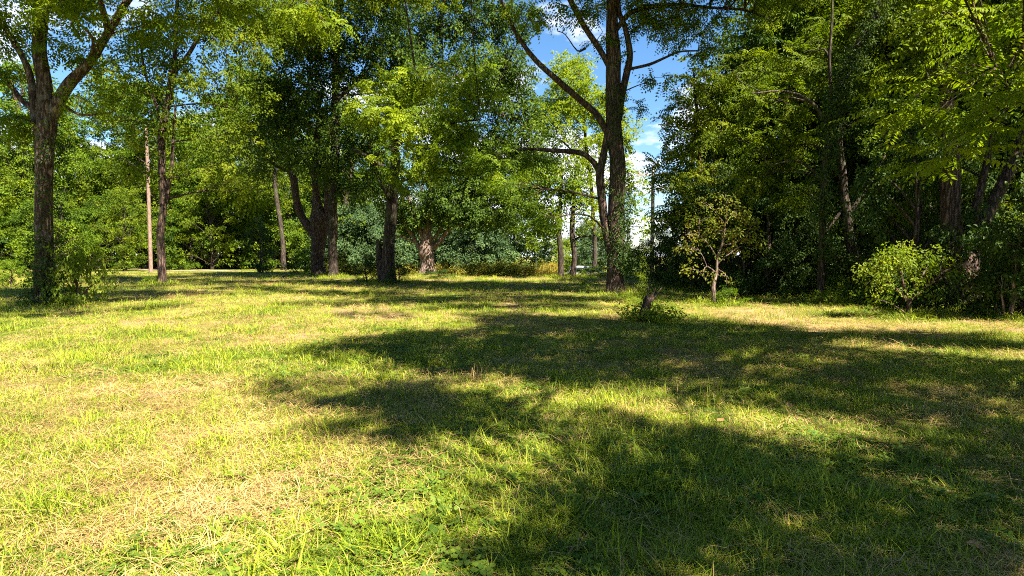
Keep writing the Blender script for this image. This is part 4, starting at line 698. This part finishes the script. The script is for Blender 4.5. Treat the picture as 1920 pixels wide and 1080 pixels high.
def scatter(name, label, cat, accs, mt, P, rot, scl):
    src = [bpy.data.objects.new(name + '_tuft', a.mesh(name + '_tuft', mt, True)) for a in accs]
    me = bpy.data.meshes.new(name); me.vertices.add(len(P)); me.vertices.foreach_set('co', P.astype(np.float32).ravel())
    for nm, tp, arr, key in (('rot', 'FLOAT_VECTOR', rot, 'vector'), ('scl', 'FLOAT', scl, 'value'), ('pick', 'INT', R.integers(0, len(src), len(P)), 'value')):
        q = me.attributes.new(nm, tp, 'POINT'); q.data.foreach_set(key, np.asarray(arr, np.int32 if tp == 'INT' else np.float32).ravel())
    me.materials.append(mt); o = obj(name, me); ng = bpy.data.node_groups.new(name, 'GeometryNodeTree')
    ng.interface.new_socket('Geometry', in_out='INPUT', socket_type='NodeSocketGeometry'); ng.interface.new_socket('Geometry', in_out='OUTPUT', socket_type='NodeSocketGeometry')
    N = ng.nodes.new; L = ng.links.new; gi = N('NodeGroupInput'); go = N('NodeGroupOutput'); jn = N('GeometryNodeJoinGeometry'); ip = N('GeometryNodeInstanceOnPoints')
    for s in src:
        oi = N('GeometryNodeObjectInfo'); oi.inputs['Object'].default_value = s; gt = N('GeometryNodeGeometryToInstance'); L(oi.outputs['Geometry'], gt.inputs[0]); L(gt.outputs[0], jn.inputs[0])
    def na(nm, tp): q = N('GeometryNodeInputNamedAttribute'); q.data_type = tp; q.inputs['Name'].default_value = nm; return q.outputs['Attribute']
    er = N('FunctionNodeEulerToRotation'); L(na('rot', 'FLOAT_VECTOR'), er.inputs[0])
    L(gi.outputs[0], ip.inputs['Points']); L(jn.outputs[0], ip.inputs['Instance']); ip.inputs['Pick Instance'].default_value = True
    L(na('pick', 'INT'), ip.inputs['Instance Index']); L(er.outputs[0], ip.inputs['Rotation']); L(na('scl', 'FLOAT'), ip.inputs['Scale']); L(ip.outputs[0], go.inputs[0])
    md = o.modifiers.new('scatter', 'NODES'); md.node_group = ng
    return tag(o, label, cat, kind='stuff')
def field(n, far=44, near=1.9):
    D = near * np.exp(R.random(n) * math.log(far / near)); x = R.uniform(-1.0, 1.0, n) * (D + .6); return x, D
def emit(x, y, keep, base, grow, tilt=.12):
    x, y = x[keep], y[keep]; n = len(x); P = np.stack([x, y, hz(x, y) - .004], -1)
    rot = np.stack([R.normal(0, tilt, n), R.normal(0, tilt, n), R.uniform(0, 6.28, n)], -1); return P, rot, base * R.uniform(.65, 1.35, n) * (1 + y * grow)
x, y = field(50000); d = dryness(x, y); lush = vnoise(x * 1.1 + 3, y * 1.1 + 8, 9)
bare = vnoise(x * 3.1 + 30, y * 3.1, 11)
P, rot, s = emit(x, y, R.random(len(x)) < (1.12 - .55 * d) * np.clip((bare - .12) * 2.6, .25, 1), .72, .045); s *= .45 + .65 * vnoise(P[:, 0] * 1.3 + 5, P[:, 1] * 1.3, 9) + .55 * vnoise(P[:, 0] * 4.5, P[:, 1] * 4.5 + 7, 12) ** 2
for bx, by, br in BASES:                                              # uncut grass round the trunks
    if by > 45 or by < 5: continue
    k = 70; q = br * 1.3 + np.abs(R.normal(0, .28, k)); an = R.uniform(0, 6.28, k); e = emit(bx + q * np.cos(an), by + q * np.sin(an), np.ones(k, bool), 1.5, .02)
    P = np.vstack([P, e[0]]); rot = np.vstack([rot, e[1]]); s = np.r_[s, e[2]]
scatter('grass', 'short yellow-green grass covering the meadow', 'grass', [tuft(k, 20, .11, .03, .10, .0055, .3, 1.7) for k in range(4)] + [tuft(9, 12, .07, .05, .16, .0075, .1, .8), tuft(10, 16, .13, .05, .15, .005, .8, 2.2)], GG, P, rot, s)
x, y = field(34000); d = dryness(x, y)
P, rot, s = emit(x, y, R.random(len(x)) < .17 + .42 * d, .8, .05)
scatter('dry_straw', 'dry tan mown straw lying through the grass', 'straw', [straw(20 + k, 34, .13) for k in range(4)], GS, P, rot, s)
x, y = field(14000, 16); cl = vnoise(x * .9 + 70, y * .9 + 20, 10) - .35 * dryness(x, y) + .25 * (R.random(len(x)) - .5)
P, rot, s = emit(x, y, cl > .55, .55, .02)
scatter('clover', 'low clover and broad-leaved weeds growing among the grass', 'clover', [clover(30 + k, 16, .10) for k in range(3)] + [clover(35, 9, .09, .024, .09)], GC, P, rot, s)

# taller tufts one can pick out, and fallen leaves
for px, py, sc_, lab in ((900, 712, 1.0, 'tuft of pale upright dead stems at the edge of the shade'), (1165, 1085, 1.0, 'tall bright blades catching sun in the near shade'), (1330, 760, 1.2, 'long arching grass clump in a sunlit gap of the shade'), (840, 985, .9, 'upright lush grass clump on the sunny side of the shade edge')):
    g = ground(px, py); a = tuft(int(px), 16, .09, .12, .24, .010, .05, .5); 
    tag(obj('grass_clump', a.mesh('grass_clump', GS if 'dead' in lab else GG, True), loc=g - [0, 0, .004]), lab, 'grass clump').scale = (sc_,) * 3
FALL = plain('fallen_leaf', (.36, .16, .06), .7, noise=.3); FALLY = plain('yellow_leaf', (.45, .30, .06), .7, noise=.3)
for k, (px, py, sz, yel) in enumerate(((1828, 1056, .055, 0), (1462, 814, .045, 0), (1478, 762, .04, 0), (1298, 995, .03, 1), (1858, 868, .035, 1), (186, 740, .05, 0), (1735, 952, .03, 1), (1352, 798, .04, 0), (1340, 686, .05, 0), (1075, 680, .045, 1), (300, 1035, .03, 0), (620, 905, .035, 0))):
    g = ground(px, py); a = Acc(); t = np.linspace(0, 1, 6); wv = np.array([.04, .42, .5, .4, .22, .01]); V = []
    for i in range(6): z = .25 * (t[i] - .5) ** 2 + .12 * R.random(); V += [[t[i] - .5, -wv[i], z + wv[i] * .45], [t[i] - .5, 0, z], [t[i] - .5, wv[i], z + wv[i] * .3]]
    Q = [[3 * i + j, 3 * i + j + 1, 3 * i + j + 4, 3 * i + j + 3] for i in range(5) for j in range(2)]; a.add(np.array(V) * sz * 1.5, Q)
    o = tag(obj('fallen_leaf', a.mesh('fallen_leaf', FALLY if yel else FALL, True), loc=g + [0, 0, .03]), 'curled yellow fallen leaf lying on shaded grass' if yel else 'curled rust-brown fallen leaf lying on the grass', 'fallen leaf', 'yellow fallen leaves' if yel else 'rust-brown fallen leaves'); o.rotation_euler = (R.normal(0, .3), R.normal(0, .3), R.uniform(0, 6.28))
